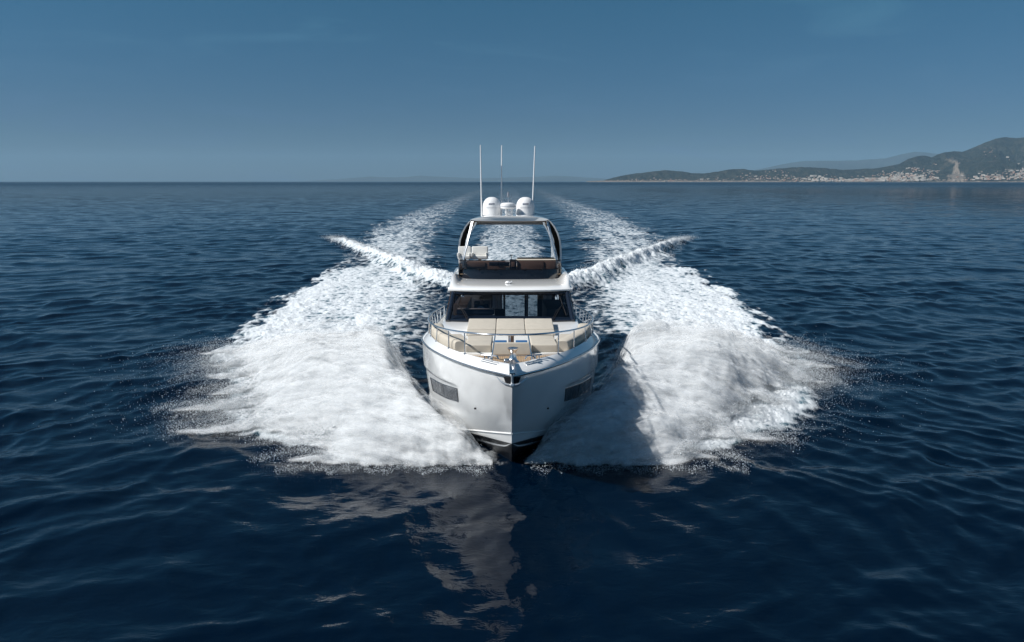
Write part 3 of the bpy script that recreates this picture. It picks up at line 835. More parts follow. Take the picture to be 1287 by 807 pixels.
def bul_pt(so_, a):
    t_ = so_ / 21; si_ = .70 + 20.3 * t_
    x0, s0, z0 = [float(k) for k in rub(so_)]; x1, s1, z1 = [float(k) for k in inner(si_)]
    e = a ** 0.80; g = a
    return x0 + (x1 - x0) * g, s0 + (s1 - s0) * g, z0 + .01 + (z1 - z0 - .01) * e
for sgn in (-1, 1):
    for a_, q0, q1 in ((.80, .30, .78), (.62, .36, .84)):
        pts = [bul_pt(q_, a_) for q_ in np.linspace(q0, q1, 8)]
        MB().tube([(sgn * p[0], p[1], p[2] + .012) for p in pts], .010, 6).build('chafe_strip', STEEL, bul)

# decks
def plan(s0, s1, f, n=30):
    q = np.linspace(s0, s1, n); w = np.maximum(f(q), .01)
    return [(-a, b) for a, b in zip(w, q)] + [(a, b) for a, b in zip(w[::-1], q[::-1])]
ifn = lambda q: hermite(IS, IX, q) - .015
MB().slab(plan(.76, 2.75, ifn), 3.02, 3.16).build('foredeck', TEAK, yacht, smooth=False)
dk = MB().slab(plan(2.751, 8.1, ifn, 20), 2.45, lambda x, y: 3.04 if y < 6 else 2.70)
for sgn in (-1, 1):
    q = np.linspace(8.102, 17.1, 14); w_ = ifn(q)
    dk.slab([(sgn * 2.30, b) for b in q] + [(sgn * a, b) for a, b in zip(w_[::-1], q[::-1])], 2.5, 2.70)
dk.slab(plan(17.102, 19.3, ifn, 8), 1.9, 2.10)
dk.build('deck', DECKW, yacht, smooth=False)

# foredeck lounge
base = MB(); base.slab([(-1.55, 2.72), (-1.9, 3.6), (-2.05, 5.6), (2.05, 5.6), (1.9, 3.6), (1.55, 2.72), (.5, 2.45), (-.5, 2.45)], 3.03, 3.22, .02); base.build('lounge_base', DECKW, yacht)
def roll_pad(sgn):
    """long backrest following the inside of the bulwark, rounded forward end"""
    m_ = MB(); rows = []
    for k, s_ in enumerate(np.linspace(2.75, 6.1, 22)):
        wv = float(hermite(IS, IX, s_)) - .06; th_ = .42; zt = 3.56 + .015 * math.sin(s_ * 9)
        e = min(1, (k + .35) / 3.0) ** .5
        zc = 3.21 + .16; hh = (zt - 3.21) / 2 * (0.72 + .28 * e); ww = th_ / 2 * (0.6 + .4 * e)
        row = []
        for a in range(20):
            an = 2 * math.pi * a / 20; ca, sa = math.cos(an), math.sin(an)
            row.append((sgn * (wv - th_ / 2 + ww * math.copysign(abs(ca) ** .55, ca)), s_, zc + hh * math.copysign(abs(sa) ** .55, sa)))
        rows.append(row)
    m_.grid(rows, closed_v=True); m_.add(rows[0], [tuple(range(20))]); m_.add(rows[-1], [tuple(range(19, -1, -1))])
    return m_
for sgn in (-1, 1):
    lab = None
    sf = empty('foredeck_sofa'); sf.parent = yacht
    roll_pad(sgn).build('backrest', BEIGE, sf)
    mbs = MB()
    for s0, s1 in ((2.66, 3.42), (3.44, 4.30)):
        mbs.box((sgn * .88, (s0 + s1) / 2, 3.325), (.70, s1 - s0, .21), .045, seg=3)
    mbs.build('seat_cushion', BEIGE, sf)
    MB().box((sgn * .90, 4.40, 3.34), (.72, .10, .24), .04, seg=3).build('side_cushion', BEIGE, sf)
    MB().box((sgn * 1.50, 4.1, 3.29), (.46, 2.0, .14), .04, (0, 0, sgn * -.22), seg=3).build('seat_cushion', BEIGE, sf)
MB().box((0, 2.55, 3.34), (1.02, .22, .34), .05, (R(-8), 0, 0), seg=3).build('headrest', BEIGE, yacht)
MB().box((0, 3.1, 3.24), (.96, .5, .1), .03, seg=3).build('seat_cushion', BEIGE, yacht)
tb = MB().box((0, 3.95, 3.36), (.16, .12, .30), .01).build('table_leg', WALNUT, yacht)
for sgn in (-1, 1):
    MB().box((sgn * .29, 3.66, 3.335), (.33, .30, .07), .02, seg=3).build('blue_cushion', BLUE, yacht)
MB().tube([(-.04, 3.75, 3.2), (-.04, 3.75, 3.50)], .028, 10).build('table_post', STEEL, yacht)
# sunpad of three mattresses with a raised head end
pad = empty('sunpad'); pad.parent = yacht
for i in range(3):
    x0 = -1.39 + i * .93; xw = .915
    m_ = MB(); m_.box((x0 + xw / 2, 5.92, 3.245), (xw, .62, .11), .035, (R(4), 0, 0), seg=3); m_.build('mattress', BEIGE, pad)
    m_ = MB(); m_.box((x0 + xw / 2, 6.83, 3.375), (xw * 1.005, 1.24, .12), .04, (R(8.5), 0, 0), seg=3); m_.build('head_cushion', BEIGE, pad)
MB().box((0, 6.45, 3.18), (2.84, 1.9, .12), .02, (R(7), 0, 0)).build('sunpad_base', DECKW, pad)
MB().box((0, 5.54, 3.165), (2.80, .06, .06), .01).build('trim_or_shade_strip', TANTRIM_SHADE, pad)  # tan strip painting in the shadow line below the front of the sunpad

# coachroof moulding under the windscreen
MB().slab([(-1.42, 6.05), (-2.12, 6.5), (-2.30, 7.5), (-2.32, 8.2), (2.32, 8.2), (2.30, 7.5), (2.12, 6.5), (1.42, 6.05)], 2.7, lambda x, y: 3.12 + .125 * (y - 6.0), .05).build('coachroof', GEL, yacht)

# windscreen: gently bowed in plan, raked
def ws(u, v, off=0.0):
    """u -1..1 across, v 0..1 up"""
    w = 2.22 + (2.10 - 2.22) * v
    return (u * w, 7.74 + 1.25 * v + .28 * abs(u) ** 2.4 * .55 - off * .6, 3.36 + .90 * v + off * .8)
def ws_patch(u0, u1, v0, v1, off, nu=16, nv=4):
    return [[ws(u0 + (u1 - u0) * i / nu, v0 + (v1 - v0) * j / nv, off) for i in range(nu + 1)] for j in range(nv + 1)]
wsr = empty('windscreen'); wsr.parent = yacht
MB().grid(ws_patch(-.93, .93, .07, .93, 0)).build('glass', GLASS, wsr)
mb = MB()
for pts, r_ in (([ws(-1 + 2 * i / 24, .035) for i in range(25)], .05), ([ws(-1 + 2 * i / 24, .955) for i in range(25)], .055), ([ws(-.965, v / 8) for v in range(9)], .085), ([ws(.965, v / 8) for v in range(9)], .085)):
    mb.tube(pts, r_, 8)
mb.build('frame', NAVYF, wsr)
# (the photo shows the wipers parked upright at both ends)
for sgn in (-1, 1):
    wp = MB()
    p0 = ws(sgn * .66, .02, .05)
    wp.tube([p0, ws(sgn * .76, .30, .08), ws(sgn * .845, .52, .07)], [.016, .013, .010], 6)
    wp.tube([(p0[0] - sgn * .05, p0[1], p0[2]), ws(sgn * .72, .28, .08), ws(sgn * .845, .50, .08)], [.012, .010, .008], 6)
    wo = wp.build('wiper', BLACKM, wsr)
    MB().tube([ws(sgn * .875, .16, .05), ws(sgn * .845, .52, .055), ws(sgn * .825, .82, .05)], .017, 6).build('wiper_blade', BLACKM, wo)

# saloon sides, roof underside, floor, inside
for sgn in (-1, 1):
    sp = empty('saloon_side'); sp.parent = yacht
    MB().grid([[(sgn * x_, s_, z_) for s_ in (8.1, 10, 13, 17.2)] for x_, z_ in ((2.30, 2.62), (2.29, 3.32))] ).build('panel', GEL, sp)
    MB().grid([[(sgn * 2.285, 8.15, 3.32), (sgn * 2.285, 10, 3.32), (sgn * 2.285, 13, 3.32), (sgn * 2.285, 17.2, 3.32)], [(sgn * 2.14, 9.15, 4.34), (sgn * 2.15, 10, 4.34), (sgn * 2.15, 13, 4.34), (sgn * 2.15, 17.2, 4.34)]]).build('side_window', GLASS, sp)
    MB().tube([(sgn * 2.285, 11.2, 3.33), (sgn * 2.15, 11.25, 4.34)], .09, 8).build('pillar', NAVYF, sp)
    MB().tube([(sgn * 2.285, 14.4, 3.33), (sgn * 2.15, 14.45, 4.34)], .12, 8).build('pillar', NAVYF, sp)
MB().box((0, 12.8, 2.10), (4.5, 8.9, .06)).build('saloon_floor', WALNUT, yacht)
MB().slab([(-2.1, 9.12), (-2.1, 17.2), (2.1, 17.2), (2.1, 9.12)], 4.26, 4.29).build('saloon_headlining', pbr('pale_headlining', (.35, .34, .33), .7), yacht)
mb = MB(); mb.slab([(-2.2, 8.0), (-2.2, 9.25), (-.55, 9.25), (-.55, 8.9), (2.2, 8.6), (2.2, 8.0)], 2.3, 3.42, .05); mb.build('dashboard', pbr('navy_dash', (.018, .026, .045), .45), yacht)
mb = MB(); mb.box((-1.26, 9.25, 3.55), (1.36, .34, .22), .05); hp = mb.build('helm_pod', pbr('navy_dash', (.018, .026, .045), .45), yacht)
MB().box((-1.26, 9.16, 3.655), (1.34, .22, .03), .01).build('trim_or_shade_strip', TANTRIM_SHADE, hp)
wh = MB(); wh.tube([(-1.08 + .19 * math.cos(a), 9.52 + .06 * math.sin(a), 3.50 + .17 * math.sin(a)) for a in np.linspace(0, 2 * math.pi, 25)[:-1]], .017, 6, closed=True)
for a in (0.5, 2.64, 4.71): wh.tube([(-1.08, 9.50, 3.50), (-1.08 + .19 * math.cos(a), 9.52 + .06 * math.sin(a), 3.50 + .17 * math.sin(a))], .012, 6)
wh.build('steering_wheel', STEEL, yacht)
hs_ = empty('helm_seat'); hs_.parent = yacht
MB().box((-1.08, 10.32, 3.10), (.60, .52, .14), .05, seg=3).build('seat', BROWN, hs_); MB().box((-1.08, 10.62, 3.46), (.60, .13, .66), .05, (R(-6), 0, 0), seg=3).build('backrest', BROWN, hs_)
MB().tube([(-1.08, 10.35, 2.31), (-1.08, 10.35, 3.04)], .08, 12).build('pedestal', STEEL, hs_)
MB().box((-1.9, 12.2, 3.0), (.55, 3.0, 1.3), .05).build('galley_unit', WALNUT, yacht)
MB().box((1.75, 11.6, 2.95), (.80, 3.4, 1.25), .06).build('saloon_sofa', DARKIN, yacht)
MB().box((-.42, 13.0, 2.74), (.42, .5, .9), .04).build('saloon_cabinet', DARKIN, yacht)
# after bulkhead with sliding glass doors and curtains
ab = empty('after_bulkhead'); ab.parent = yacht
mb = MB()
for x0, x1 in ((-2.14, -.80), (-.30, -.20), (.70, .87), (1.30, 2.14)): mb.box(((x0 + x1) / 2, 16.6, 3.30), (x1 - x0, .08, 1.96), .01)
mb.box((0, 16.6, 4.15), (4.2, .075, .25), .01); mb.box((0, 16.6, 2.38), (4.2, .075, .14), .01)
mb.build('frame', DARKIN, ab)
MB().box((-1.48, 16.5, 3.2), (1.26, .05, 1.7), .01).build('wall_panel', pbr('taupe_panel', (.20, .165, .15), .6), ab)
MB().add([(-2.1, 16.62, 2.4), (2.1, 16.62, 2.4), (2.1, 16.62, 4.2), (-2.1, 16.62, 4.2)], [(0, 1, 2, 3)]).build('glass', DOORG, ab)
MB().tube([(.79, 16.52, 2.4), (.79, 16.52, 4.1)], .02, 8).build('handle', STEEL, ab)
def curtain(x0, x1, s_, z0, z1, folds):
    n = folds * 6; q = np.linspace(0, 1, n)
    xs_ = x0 + (x1 - x0) * q; ys_ = s_ + .035 * np.sin(q * folds * 2 * math.pi) + .01 * np.sin(q * 37)
    a = [[(u_, v_ + .006 * k * math.sin(u_ * 30), z0 + (z1 - z0) * k / 6) for u_, v_ in zip(xs_, ys_)] for k in range(7)]
    return MB().grid(a)
for x0, x1 in ((-.80, -.34), (1.55, 1.95)):
    curtain(x0, x1, 16.35, 2.22, 4.1, 6).build('curtain', CURT, yacht)

# flybridge deck with the overhanging brow
def brow_section(u):
    """u -1..1: profile points (s, z) of the brow from the under lip to the foot of the fly coaming"""
    au = abs(u); sh = sstep(.80, 1.0, au)
    fwd = .0 + .42 * au ** 3.2 
    hump = .26 * sstep(.80, .93, au) * (1 - .55 * sstep(.95, 1.0, au))
    P = [(9.25, 4.26), (8.86 + fwd, 4.27), (8.74 + fwd, 4.31), (8.73 + fwd, 4.36), (8.82 + fwd, 4.42), (9.3 + fwd * .8, 4.48 + hump * .35), (10.0 + fwd * .4, 4.545 + hump * .9), (10.7, 4.585 + hump), (11.2, 4.60 + hump), (13.0, 4.75 + hump * .7), (17.5, 4.75)]
    return P
us = np.concatenate([np.linspace(-1, -.72, 12), np.linspace(-.68, .68, 22), np.linspace(.72, 1, 12)])
rows = []
for u in us:
    wmax = lambda s_: np.interp(s_, [8.7, 9.3, 10.2, 11.2, 14, 17.5], [2.16, 2.26, 2.29, 2.30, 2.34, 2.25])
    rows.append([(math.copysign(abs(u), u) * float(wmax(s_)), s_, z_ - (.30 * sstep(.955, 1.0, abs(u)) * (s_ > 9.28) * (1 if k > 4 else 0))) for k, (s_, z_) in enumerate(brow_section(u))])
fly = MB().grid(rows)
fly.slab([(-2.18, 9.4), (-2.24, 17.4), (2.24, 17.4), (2.18, 9.4)], 4.30, 4.42)
fly.build('flybridge_deck', GEL, yacht, angle=48)
MB().lathe((-.09, 9.72, 4.53), [(.10, 0), (.10, .02), (.085, .05), (.05, .075), (0, .085)], 20).build('deck_light', GREYW, yacht)
MB().tube([(-.03, 9.62, 4.545), (.06, 9.70, 4.60)], .02, 8).build('horn', GREYW, yacht)

# fly coaming: white sides, black gloss band across the front, smoked screen above
def fc(u, v, z0, z1, r_=0.0):
    w = 1.97 + .02 * v + r_
    s_ = 10.85 + 0.55 * abs(u) ** 4 + .10 * v
    return (u * w, s_ - r_, z0 + (z1 - z0) * v)
UU = [math.sin(t_ * math.pi / 2) for t_ in np.linspace(-1, 1, 41)]
MB().grid([[fc(u, v, 4.56, 4.975) for u in UU] for v in (0, .25, .5, .75, 1)] + [[(p[0] * .985, p[1] + .06, 4.975) for p in [fc(u, 1, 4.56, 4.975) for u in UU]]] + [[(p[0] * .98, p[1] + .07, 4.60) for p in [fc(u, 0, 4.56, 4.975) for u in UU]]]).build('fly_front_panel', BLACKG, yacht, angle=50)
scr = MB().grid([[fc(u, v, 4.982, 5.30) for u in UU] for v in (0, .5, 1)]).build('fly_windscreen', SMOKE, yacht)
MB().tube([fc(u, 1.0, 4.982, 5.305) for u in UU], .012, 6).build('trim_or_shade_strip', BLACKM, scr)
for u in (-.93, -.62, -.28, .30, .62, .93):
    p = fc(u, 0, 4.98, 5.3)
    MB().box((p[0], p[1] - .02, 4.99), (.10, .03, .04), .008).build('bracket', BLACKM, scr)
for sgn in (-1, 1):
    rows = []
    for dx, dz in ((.0, 0), (.07, .12), (.09, .30), (.05, .46), (-.01, .50), (-.06, .46), (-.07, .0)):
        rows.append([(sgn * (1.985 + dx * min(1, .3 + k * .3)), s_, 4.68 + dz * (1.0 if s_ < 16.5 else .6) + (.06 * math.sin((s_ - 11.3) * .5))) for k, s_ in enumerate((11.3, 11.7, 12.5, 13.5, 14.8, 16, 17.4))])
    MB().grid(rows).build('fly_coaming', GEL, yacht, angle=50)
# on the fly: floor, helm console, seats, lounge
MB().box((0, 14.4, 4.765), (3.9, 6.2, .03)).build('fly_floor', TEAK, yacht, smooth=False)
fh = empty('fly_helm'); fh.parent = yacht
MB().box((-.95, 11.75, 5.0), (1.55, .60, .50), .05).build('console', BROWN, fh)
MB().box((-.42, 11.45, 5.14), (.80, .04, .20), .01, (R(20), 0, 0)).build('display', SCREEN, fh)
MB().box((-.44, 11.42, 5.15), (.02, .05, .21), .003, (R(20), 0, 0)).build('display_divider', BLACKM, fh)
MB().box((-1.35, 11.44, 5.12), (.78, .04, .20), .02).build('glove_box', BROWN, fh)
MB().box((.12, 11.5, 5.12), (.26, .26, .42), .02).build('pillar_unit', BLACKG, fh)
MB().box((.12, 11.36, 5.14), (.14, .03, .20), .01).build('locker_door', BROWN, fh)
MB().tube([(.05, 11.6, 5.3), (.05, 11.6, 5.48)], .012, 6).build('joystick', BLACKM, fh)
MB().box((.05, 11.6, 5.49), (.14, .02, .03), .006).build('throttle', BLACKM, fh)
fl = empty('fly_lounge'); fl.parent = yacht
MB().box((.80, 11.58, 5.06), (1.05, .30, .42), .04).build('backrest', BROWN, fl)
MB().box((1.55, 11.62, 5.06), (.45, .30, .42), .04).build('backrest', BROWN, fl)
MB().box((1.02, 12.0, 5.275), (1.62, .75, .07), .03, seg=3).build('cushion', BEIGE, fl)
MB().box((1.05, 12.6, 5.30), (1.50, .20, .12), .03, seg=3).build('bolster', BROWN, fl)
MB().box((1.1, 12.1, 5.0), (1.55, .9, .44), .04).build('seat_base', DARKIN, fl)
for x0, w in ((-1.84, .52), (-1.22, .66)):
    st = empty('fly_helm_seat'); st.parent = yacht
    MB().box((x0, 12.45, 5.38), (w, .50, .15), .05, seg=3).build('seat', CREAM, st)
    MB().box((x0, 12.62, 5.62), (w, .15, .38), .06, (R(-8), 0, 0), seg=3).build('backrest', CREAM, st)
    for sgn in (-1, 1): MB().box((x0 + sgn * (w / 2 - .03), 12.35, 5.48), (.09, .46, .16), .035, seg=3).build('armrest', CREAM, st)
    MB().box((x0, 12.74, 5.60), (w * .92, .03, .34), .02, (R(-8), 0, 0)).build('back_shell', BLACKM, st)
    MB().tube([(x0, 12.48, 4.78), (x0, 12.48, 5.3)], .07, 10).build('pedestal', GREYW, st)

# hardtop
ht = empty('hardtop'); ht.parent = yacht
def sup(u, w0, w1): return w0 + (w1 - w0) * u
rows = []
NS = 26
for k in range(NS + 1):
    s_ = 11.9 + 4.4 * k / NS; e = min(k, NS - k) / NS
    nose = (1 - min(1, k / 9.0)) ** 2; tail = (1 - min(1, (NS - k) / 4.0)) ** 2
    row = []
    for a in range(44):
        an = 2 * math.pi * a / 44; ca, sa = math.cos(an), math.sin(an)
        xx = math.copysign(abs(ca) ** .42, ca); zz = math.copysign(abs(sa) ** .75, sa)
        w = 1.64 - .14 * nose - .06 * tail; up = .245 * (1 - .40 * nose - .6 * tail); dn = .055
        crown = (1 - abs(xx) ** 2.6)
        z_ = 6.865 + (up * zz * (.42 + .58 * crown) if zz > 0 else dn * zz)
        row.append((w * xx, s_ + .0 * nose - .10 * (1 - abs(xx) ** 2) * nose, z_))
    rows.append(row)
m_ = MB().grid(rows, closed_v=True); m_.add(rows[0], [tuple(range(44))]); m_.add(rows[-1], [tuple(range(43, -1, -1))])
m_.build('roof', GEL, ht, angle=50)
MB().slab([(-1.42, 12.2), (-1.42, 15.2), (1.42, 15.2), (1.42, 12.2)], 6.79, 6.815).build('roof_lining', UNDER, ht)
MB().slab([(-1.5, 15.25), (-1.5, 16.2), (1.5, 16.2), (1.5, 15.25)], 6.70, 6.825, 0).build('rear_beam', GEL, ht)
for x_ in (-.95, 0, .95): MB().lathe((x_, 12.6, 6.785), [(.04, -.008), (.05, 0), (0, 0.002)], 12).build('downlight', STEEL, ht)
MB().tube([(-1.45, 12.05, 6.83), (1.45, 12.05, 6.83)], .022, 6).build('awning_track', BLACKM, ht)
# side arches: white outer blade, black inner panel
for sgn in (-1, 1):
    prof = [(4.95, 2.12), (5.4, 2.15), (5.75, 2.13), (6.05, 2.085), (6.35, 1.98), (6.6, 1.84), (6.80, 1.68), (6.86, 1.58)]
    def blade(off, s0a, s1a, s0b, s1b):
        r1, r2 = [], []
        for z_, x_ in prof:
            t_ = (z_ - 4.95) / 1.9
            r1.append((sgn * (x_ - off), s0a + (s0b - s0a) * t_, z_)); r2.append((sgn * (x_ - off), s1a + (s1b - s1a) * t_, z_))
        return r1, r2
    o1, o2 = blade(0, 13.3, 16.2, 12.7, 15.6); i1, i2 = blade(.07, 13.3, 16.2, 12.7, 15.6)
    ar = MB().grid([o1, o2, i2, i1], closed_u=True).build('arch', GEL, ht, angle=45)
    p1, p2 = blade(.078, 13.32, 16.1, 12.72, 15.5); q1, q2 = blade(.26, 13.55, 16.0, 12.9, 15.4)
    MB().grid([p1, p2, q2, q1], closed_u=True).build('inner_panel', BLACKG, ar)
    MB().tube([(sgn * 1.83, 11.38, 5.0), (sgn * 1.80, 11.42, 5.35), (sgn * 1.46, 12.05, 6.80)], .030, 8).build('strut', STEEL, ht)
    MB().tube([(sgn * 1.90, 11.50, 5.0), (sgn * 1.87, 11.55, 5.35), (sgn * 1.52, 12.12, 6.80)], .016, 8).build('strut', STEEL, ht)

# gear on the hardtop
for xc_, flag in ((-.815, 0), (.60, 1)):
    xc_ += .06
    dm = MB(); pr = [(.0, 7.045), (.30, 7.05), (.385, 7.06), (.392, 7.12), (.385, 7.15), (.388, 7.40)]
    for k in range(1, 13):
        a = k / 12 * math.pi / 2; pr.append((.388 * math.cos(a) ** .85 if k < 12 else 0, 7.40 + .42 * math.sin(a)))
    dome = dm.lathe((xc_, 14.0, .03), pr, 44).build('satellite_dome', GREYW, yacht, angle=40)
    mk = MB()
    for k in range(7):
        a = (k - 3) * .095; r_ = .392
        mk.add([(xc_ + r_ * math.sin(a - .037), 14 - r_ * math.cos(a - .037), 7.52), (xc_ + r_ * math.sin(a + .037), 14 - r_ * math.cos(a + .037), 7.52), (xc_ + r_ * .985 * math.sin(a + .037), 14 - r_ * .985 * math.cos(a + .037), 7.572), (xc_ + r_ * .985 * math.sin(a - .037), 14 - r_ * .985 * math.cos(a - .037), 7.572)], [(0, 1, 2, 3)])
    mk.build('dome_badge', INK, dome)
    mk = MB()
    for k in range(13):
        a = (k - 6) * .098; r_ = .3915
        mk.add([(xc_ + r_ * math.sin(a - .034), 14 - r_ * math.cos(a - .034), 7.375), (xc_ + r_ * math.sin(a + .034), 14 - r_ * math.cos(a + .034), 7.375), (xc_ + r_ * math.sin(a + .034), 14 - r_ * math.cos(a + .034), 7.395), (xc_ + r_ * math.sin(a - .034), 14 - r_ * math.cos(a - .034), 7.395)], [(0, 1, 2, 3)])
    mk.build('dome_lettering', GREYINK, dome)
ra = empty('radar'); ra.parent = yacht
MB().box((0 - .03, 13.5, 7.16), (.26, .34, .16), .04, taper=(.8, .8), seg=3).build('pedestal', GREYW, ra)
for x_ in (-.15, .09): MB().box((x_, 13.42, 7.23), (.09, .2, .2), .03).build('bracket', GREYW, ra)
MB().lathe((-.07, 13.5, 0), [(0, 7.32), (.24, 7.33), (.31, 7.36), (.325, 7.42), (.32, 7.52), (.27, 7.575), (.12, 7.595), (0, 7.6)], 36).build('radome', GREYW, ra)
MB().lathe((-.07, 13.5, 0), [(.3265, 7.415), (.3275, 7.415), (.3275, 7.435), (.3265, 7.435)], 36).build('seam', GREYINK, ra)
nm = MB().tube([(-.07, 14.4, 7.05), (-.07, 14.4, 7.92)], .018, 8).build('mast_light', GALV, yacht)
MB().lathe((-.07, 14.4, 0), [(.04, 7.86), (.055, 7.88), (.055, 8.02), (.03, 8.05), (.02, 8.10), (0, 8.12)], 14).build('lamp_housing', GREYINK, nm)
for (xb_, sb_, zb_, xt_, zt_) in ((-1.19, 14.0, 7.02, -1.225, 10.0), (-.36, 14.3, 7.04, -.335, 10.02), (.95, 14.0, 7.02, 1.06, 9.96)):
    wa = MB().tube([(xb_, sb_, zb_), (xb_ + (xt_ - xb_) * .5, sb_ + .03, (zb_ + zt_) / 2), (xt_, sb_ + .06, zt_)], [.030, .026, .021], 8).build('whip_antenna', GREYW, yacht)
    MB().tube([(xb_, sb_, zb_), (xb_, sb_, zb_ + .22)], .034, 10).build('base_ferrule', GREYW, wa)

# bow rail
RP = [(0, 1.36, 3.89), (.5, 1.42, 3.895), (1.21, 2.0, 3.865), (1.74, 3.0, 3.79), (2.19, 4.3, 3.71), (2.52, 5.6, 3.67), (2.68, 7.0, 3.64), (2.72, 8.5, 3.60), (2.70, 10.2, 3.52), (2.64, 12.2, 3.44)]
sp_ = [p[1] for p in RP]; tt = np.concatenate([[0], np.cumsum([math.dist(RP[i], RP[i + 1]) for i in range(len(RP) - 1)])])
def rail_pt(t): return tuple(float(hermite(tt, [p[k] for p in RP], t)) for k in range(3))
ts_ = np.linspace(0, tt[-1], 60); RR_ = [rail_pt(t) for t in ts_]
RR_[0] = (0, RR_[0][1], RR_[0][2])
br = MB().tube(mir(RR_)[::-1] + RR_[1:], .026, 8).build('bow_rail', STEEL, yacht)
for sgn in (-1, 1):
    for k, (xt_, s_t) in enumerate(((.50, 1.42), (1.21, 2.0), (1.70, 2.9), (2.08, 3.95), (2.36, 4.9), (2.55, 5.8), (2.64, 6.6), (2.69, 7.4), (2.715, 8.2), (2.715, 9.0), (2.70, 9.8), (2.68, 10.8), (2.64, 11.9))):
        j = int(np.argmin([abs(p[1] - s_t) + abs(p[0] - xt_) for p in RR_])); p = RR_[j]
        xi = float(hermite(IS, IX, p[1])); zi = float(hermite(IS, IZ, p[1]))
        xb_ = xi - .03 + .03 if k else .50
        so_ = MB().tube([(sgn * (xi if k else .50), p[1] - (.12 if k == 0 else 0), zi - .03), (sgn * p[0], p[1], p[2] - .01)], .017, 8).build('stanchion', STEEL, yacht)
        MB().lathe((sgn * (xi if k else .50), p[1] - (.12 if k == 0 else 0), zi - .01), [(.04, 0), (.042, .012), (.022, .03), (0, .03)], 12).build('stanchion_foot', STEEL, so_)
    wpt = [(sgn * (p[0] * .55 + float(hermite(IS, IX, p[1])) * .45), p[1], p[2] * .55 + float(hermite(IS, IZ, p[1])) * .45) for p in RR_[10:]]

# anchor, roller, windlass, cleats
MB().box((0, .18, 3.33), (.13, 1.15, .06), .015, (R(3), 0, 0)).build('anchor_channel', STEEL, yacht)
for sgn in (-1, 1): MB().box((sgn * .058, -.02, 3.34), (.014, .72, .17), .004).build('roller_cheek', STEEL, yacht)
an_ = empty('anchor'); an_.parent = yacht
MB().tube([(0, .1, 3.38), (0, -.10, 3.37), (0, -.17, 3.28), (0, -.15, 3.02)], .030, 8).build('shank', GALV, an_)
MB().tube([(-.35, -.00, 3.13), (-.26, -.09, 3.05), (-.13, -.14, 2.985), (0, -.16, 2.96), (.13, -.14, 2.985), (.26, -.09, 3.05), (.35, -.00, 3.13)], [.010, .022, .034, .042, .034, .022, .010], 8).build('fluke', GALV, an_)
MB().box((0, -.165, 2.97), (.10, .08, .10), .03).build('crown', GALV, an_)
mb = MB(); rr2 = []
for j in range(6):
    q = j / 5; w = .20 - .06 * q
    z_ = 3.125 - .175 * q
    rr2.append([(w * math.sin(t_), (-.035 + .10 * abs(math.sin(t_)) ** 1.3 * .8), z_) for t_ in np.linspace(-math.pi / 2, math.pi / 2, 11)])
mb.grid(rr2).build('anchor_pocket', BLACKM, yacht)
wl_ = empty('windlass'); wl_.parent = yacht
MB().lathe((.03, 1.42, 0), [(.17, 3.165), (.17, 3.21), (.12, 3.25), (.095, 3.31), (.075, 3.40), (.085, 3.47), (.13, 3.525), (.135, 3.56), (.06, 3.58), (0, 3.58)], 24).build('capstan', STEEL, wl_)
MB().box((-.12, 1.30, 3.24), (.16, .26, .14), .04, seg=3).build('chain_wheel', STEEL, wl_)
MB().tube([(0, .75, 3.37), (.0, 1.1, 3.30), (-.06, 1.28, 3.27)], .018, 6).build('chain', GALV, wl_)
for sgn in (-1, 1):
    c_ = MB().tube([(sgn * .32, .98, 3.36), (sgn * .36, .99, 3.43), (sgn * .44, 1.02, 3.44), (sgn * .54, 1.07, 3.40), (sgn * .56, 1.09, 3.36)], .020, 8).build('fairlead', STEEL, yacht)
    cl = MB(); cl.tube([(sgn * .52, 1.25, 3.40), (sgn * .74, 1.37, 3.40)], [.018, .018], 8)
    for t_ in (.3, .7): cl.tube([(sgn * (.52 + .22 * t_), 1.25 + .12 * t_, 3.28), (sgn * (.52 + .22 * t_), 1.25 + .12 * t_, 3.40)], .016, 6)
    cl.build('cleat', STEEL, yacht)
# after end of the boat, seldom seen: cockpit seat and transom rail
MB().box((-1.7, 18.4, 2.35), (.8, 1.6, .45), .06, seg=3).build('cockpit_sofa', BEIGE, yacht)
for sgn in (-1, 1): MB().tube([(sgn * 2.35, 17.6, 2.9), (sgn * 2.30, 17.4, 4.34)], .05, 8).build('flybridge_support', STEEL, yacht)
# ------------------------------------------------------------------ helmsman, seated behind the windscreen
def skin_mesh(name, pts, edges, rad, mat, parent, sub=2, root=0):
    me = bpy.data.meshes.new(name); me.from_pydata(pts, edges, []); me.update()
    o = bpy.data.objects.new(name, me); col.objects.link(o)
    sk = o.modifiers.new('skin', 'SKIN'); sk.use_smooth_shade = True
    sv = me.skin_vertices[0].data if len(me.skin_vertices) else None
    if sv is None:
        bm = bmesh.new(); bm.from_mesh(me); lay = bm.verts.layers.skin.verify(); bm.to_mesh(me); bm.free(); sv = me.skin_vertices[0].data
    for i, r_ in enumerate(rad):
        sv[i].radius = r_ if isinstance(r_, tuple) else (r_, r_)
    sv[root].use_root = True
    ss_ = o.modifiers.new('sub', 'SUBSURF'); ss_.levels = sub; ss_.render_levels = sub
    dg = bpy.context.evaluated_depsgraph_get(); ev = bpy.data.meshes.new_from_object(o.evaluated_get(dg))
    bpy.data.objects.remove(o); ev.name = name
    r_ = link_mesh(name, ev, None, parent, True)
    ev.materials.clear(); ev.materials.append(mat)
    return r_
SKIN = pbr('weathered_skin', (0.42, 0.25, 0.17), 0.55, noise=0.06, nscale=12)
SHIRT = pbr('navy_polo', (0.012, 0.020, 0.045), 0.8, noise=0.15, nscale=20)
TROU = pbr('grey_trousers', (0.08, 0.08, 0.09), 0.85, noise=0.1, nscale=20)
